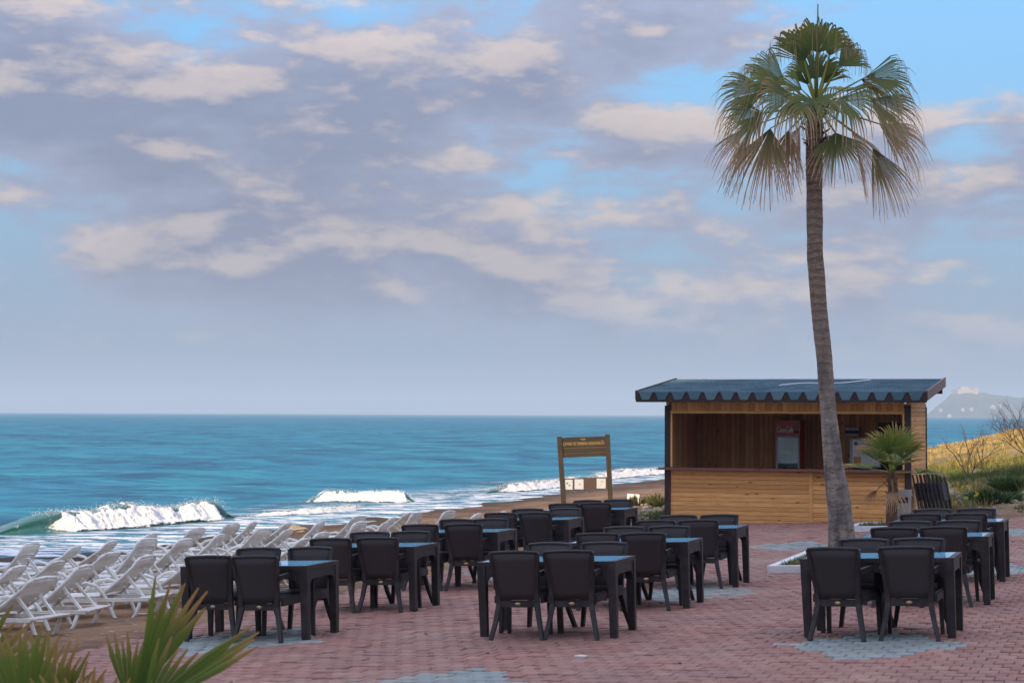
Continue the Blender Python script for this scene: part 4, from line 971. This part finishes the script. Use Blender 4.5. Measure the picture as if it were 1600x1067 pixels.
# ------------------------------------------------------------------ breaking waves
def wave(A, B, h, n, seed, foam0, foam1, label, taper=(.25, .15)):
    A, B = W(*A), W(*B); d = (B - A); L = d.length; d.normalize(); s = Vector((d.y, -d.x, 0))      # s points to the shore
    if s.x < 0: s = -s
    t = thing('breaking_wave', label, 'wave', (A.x, A.y, SEA)); rnd = random.Random(seed)
    def env(q): return sstep(q, 0, taper[0]) * (1 - sstep(q, 1 - taper[1], 1)) * (.8 + .35 * mnoise.noise(Vector((q * 5 + seed, 0, 0))))
    prof = [(-3.2, -.15), (-2.2, .12), (-1.3, .48), (-.6, .85), (-.1, 1.), (.16, .93), (.26, .74), (.16, .5), (.18, .28), (.45, .1), (1.0, .0), (1.8, -.2)]
    V_ = []; k = len(prof)
    for i in range(n + 1):
        q = i / n; e = env(q) * h
        for a, b in prof:
            p_ = d * (L * q) + s * (a * max(.35, e / .6) + .5 * math.sin(q * 4 + seed)); V_.append((p_.x, p_.y, b * e + .04 * mnoise.noise(Vector((q * L, a * 2, seed)))))
    m = MB(); m.add(V_, [(i * k + j, i * k + j + 1, (i + 1) * k + j + 1, (i + 1) * k + j) for i in range(n) for j in range(k - 1)]); m.build('wave_face', m_wave, t, True)
    # tumbling white water
    nf = int(n * 4); fp_ = [(-1.3, .2), (-.9, .55), (-.5, .88), (-.15, 1.04), (.2, 1.0), (.48, .84), (.66, .64), (.82, .44), (1.0, .27), (1.25, .12), (1.6, .0), (2.0, -.12)]; kk = 46
    av = np.interp(np.linspace(0, 1, kk), np.linspace(0, 1, len(fp_)), [a for a, b in fp_]); bv = np.interp(np.linspace(0, 1, kk), np.linspace(0, 1, len(fp_)), [b for a, b in fp_]); V_ = []; Ec = []
    for i in range(nf + 1):
        q = foam0 + (foam1 - foam0) * i / nf; en = min(1, math.sin(math.pi * min(1, max(0, i / nf))) * 3.0); e = env(q) * h * (.2 + .8 * en); sc = max(.35, e / .6)
        for j, (a, b) in enumerate(zip(av, bv)):
            x = q * L; w_ = mnoise.turbulence(Vector((x * 1.9, a * 2.2 + b, seed)), 6, False) - .45; w2 = mnoise.fractal((x * 7, a * 6, b * 6 + seed), .8, 2, 4)
            p_ = d * x + s * (a * sc + .5 * math.sin(q * 4 + seed) + (.16 * w_ + .06 * w2) * e); V_.append((p_.x, p_.y, b * e + (.22 * w_ + .07 * w2) * e * min(1, max(0, b) * 2.2 + .15)))
            k_ = min(sstep(a, -1.3, -.4), 1 - .8 * sstep(a, .6, 1.5)) * (.3 + .7 * en); Ec.append((k_, k_, k_, 1))
    m = MB(); m.add(V_, [(i * kk + j, i * kk + j + 1, (i + 1) * kk + j + 1, (i + 1) * kk + j) for i in range(nf) for j in range(kk - 1)]); m.c = Ec; m.build('white_water', m_foam, t, True)
    V_, F_ = [], []
    for i in range(int(1500 * L / 8)):
        q = rnd.uniform(foam0, foam1); e = env(q) * h; p_ = d * (q * L) + s * (rnd.uniform(-.4, .5) + .5 * math.sin(q * 4 + seed)); z = e * (.92 + abs(rnd.gauss(0, .13))); r = rnd.uniform(.003, .013); b0 = len(V_)
        V_ += [(p_.x - r, p_.y, z - r), (p_.x + r, p_.y, z - r), (p_.x, p_.y + r, z - r), (p_.x, p_.y, z + r)]; F_ += [(b0, b0 + 1, b0 + 3), (b0 + 1, b0 + 2, b0 + 3), (b0 + 2, b0, b0 + 3), (b0, b0 + 2, b0 + 1)]
    o = link(bpy.data.objects.new('spray', npmesh('spray', V_, F_, m_foam, False, np.ones((len(V_), 3)))), t); tag(o, kind='stuff')
wave((-14.4, 50.6), (-8.2, 59.2), .66, 130, 1, .17, .93, 'long low wave breaking white with a green curl at one end', (.16, .12))
wave((-8.3, 60.0), (-5.2, 65.5), .2, 60, 12, .02, .98, 'low lace of foam trailing off the long breaking wave')
wave((-7.6, 69.5), (-3.7, 71.0), .5, 60, 4, .08, .95, 'short white breaker farther along the shore')
wave((-1.8, 78), (4.0, 90), .38, 90, 7, .1, .98, 'white breaker running in along the shore behind the sign')
wave((3.5, 92), (9.4, 108), .42, 90, 9, .05, .98, 'distant white breaker along the shore toward the kiosk')

# ------------------------------------------------------------------ far hill with castle
YH = 5000.
def hp(px, py, dy=0): return at(px, py, YH + dy)
prof = [(1425, 654.5), (1445, 649), (1458, 640), (1470, 630), (1482, 619), (1492, 614), (1502, 611.5), (1528, 612), (1548, 616), (1568, 620), (1600, 621), (1640, 618), (1690, 626), (1760, 634), (1850, 640), (1980, 650), (2050, 655)]
V_ = []; C_ = []
for i in range(121):
    px = 1425 + (2050 - 1425) * i / 120; py = float(np.interp(px, [a for a, b in prof], [b for a, b in prof])) + 1.2 * mnoise.fractal((px * .06, 0, 0), 1, 2, 4)
    hgt = hor(px) + 4.5 - py
    for j in range(15):
        q = j / 14; y = -220 + 900 * q; hh_ = math.sin(min(1, q * 1.7) * math.pi / 2) if q < .6 else math.cos((q - .6) / .4 * math.pi / 2)
        g_ = at(px, hor(px) + 4.5 - hgt * max(0, hh_) * (1 + .12 * mnoise.noise(Vector((px * .05, q * 5, 2)))), YH + y); V_.append((g_.x, g_.y, max(g_.z, -4)))
        n_ = mnoise.fractal((px * .08, q * 6, 5), 1, 2, 4); C_.append((.10 + .05 * n_, .105 + .04 * n_, .06))
i = np.arange(120)[:, None] * 15 + np.arange(14)[None]; f = np.stack([i, i + 1, i + 16, i + 15], -1).reshape(-1, 4)
o = link(bpy.data.objects.new('hill', npmesh('hill', V_, f, m_hill, True, np.array(C_)))); tag(o, kind='structure')
def far_box(name, px0, px1, py0, py1, m_, label, cat, depth=60, dy=0, group=None, extra=None):
    a = hp(px0, py1, dy); b_ = hp(px1, py0, dy); wd = (b_ - a).xy.length; h = b_.z - a.z; t = thing(name, label, cat, ((a.x + b_.x) / 2, (a.y + b_.y) / 2, a.z), (0, 0, TH), group)
    m = MB(); m.box((0, depth / 2, h / 2), (wd, depth, h)); m.build('wall', m_, t); return t, wd, h
t, wd, h = far_box('castle', 1497, 1528, 608, 618, m_stone, 'ruined stone castle on top of the hazy far hill', 'castle', 70, 180)
m = MB(); m.box((-wd * .05, 40, h + 3), (wd * .42, 40, 7)); m.build('keep', m_stone, t)
m = MB(); m.box((wd * .4, 10, h * .5 + 1.5), (wd * .22, 30, h + 3)); m.build('tower', m_stone, t)
for i, (px, py, w_) in enumerate(((1470, 641, 3.4), (1505, 640.5, 4), (1518.5, 640, 4.6), (1552, 636.5, 7), (1564, 634, 3), (1484, 650, 6))):
    t, wd, h = far_box('far_house', px - w_ / 2, px + w_ / 2, py - 1.7, py + 2.4, m_house, 'tiny white house at the foot of the hazy far hill', 'house', 12, -225 if py > 645 else -150, 'white houses below the castle')
    m = MB(); m.prism([(-wd / 2 - .5, h), (wd / 2 + .5, h), (0, h + 2.2)], 'y', -.5, 12.5); m.build('roof', m_beige, t)

# ------------------------------------------------------------------ unseen building, added behind the viewer and sized to shade the terrace
hs = Vector((.887, .46)); hn = Vector((-.46, .887)); HH = 26.9
A = W(*(hn * -20 - hs * 57)); B = W(*(hn * -20 - hs * 12)); ax = (B - A); HL = ax.length; ang = math.atan2(ax.y, ax.x)
ht = thing('shade_building', 'long beige hotel block behind the terrace casting its shade', 'building', (A.x, A.y, -.6), (0, 0, ang))
m = MB(); m.box((HL / 2, -7, (HH + .6) / 2), (HL, 14, HH + .6)); m.build('wall', m_beige, ht)
m = MB(); m.box((HL / 2, -7, HH + .66), (HL + .3, 14.2, .12)); m.build('roof', m_kerb, ht)
mw = MB(); mw.box((0, 0, 0), (1.5, .06, 1.6)); mw = mw.mesh('window', m_pane)
for fl in range(8):
    for i in range(10):
        o = link(bpy.data.objects.new('window', mw), ht); o.location = (3.3 + i * 4.3, .02, 2.1 + fl * 3.1)

# ------------------------------------------------------------------ haze
hz = bpy.data.materials.new('sea_haze'); hz.use_nodes = True; t = NT(hz.node_tree)
pv = t.n('VolumePrincipled', {'Color': (.50, .60, .73, 1), 'Density': .00022, 'Anisotropy': 0.})
t.link(pv.outputs[0], t.n('OutputMaterial').inputs['Volume'])
HAZE = True
if HAZE:
    m = MB(); R_ = 45000.; m.box((0, 0, 69), (2 * R_, 2 * R_, 152)); o = m.build('haze', hz); tag(o, kind='stuff')
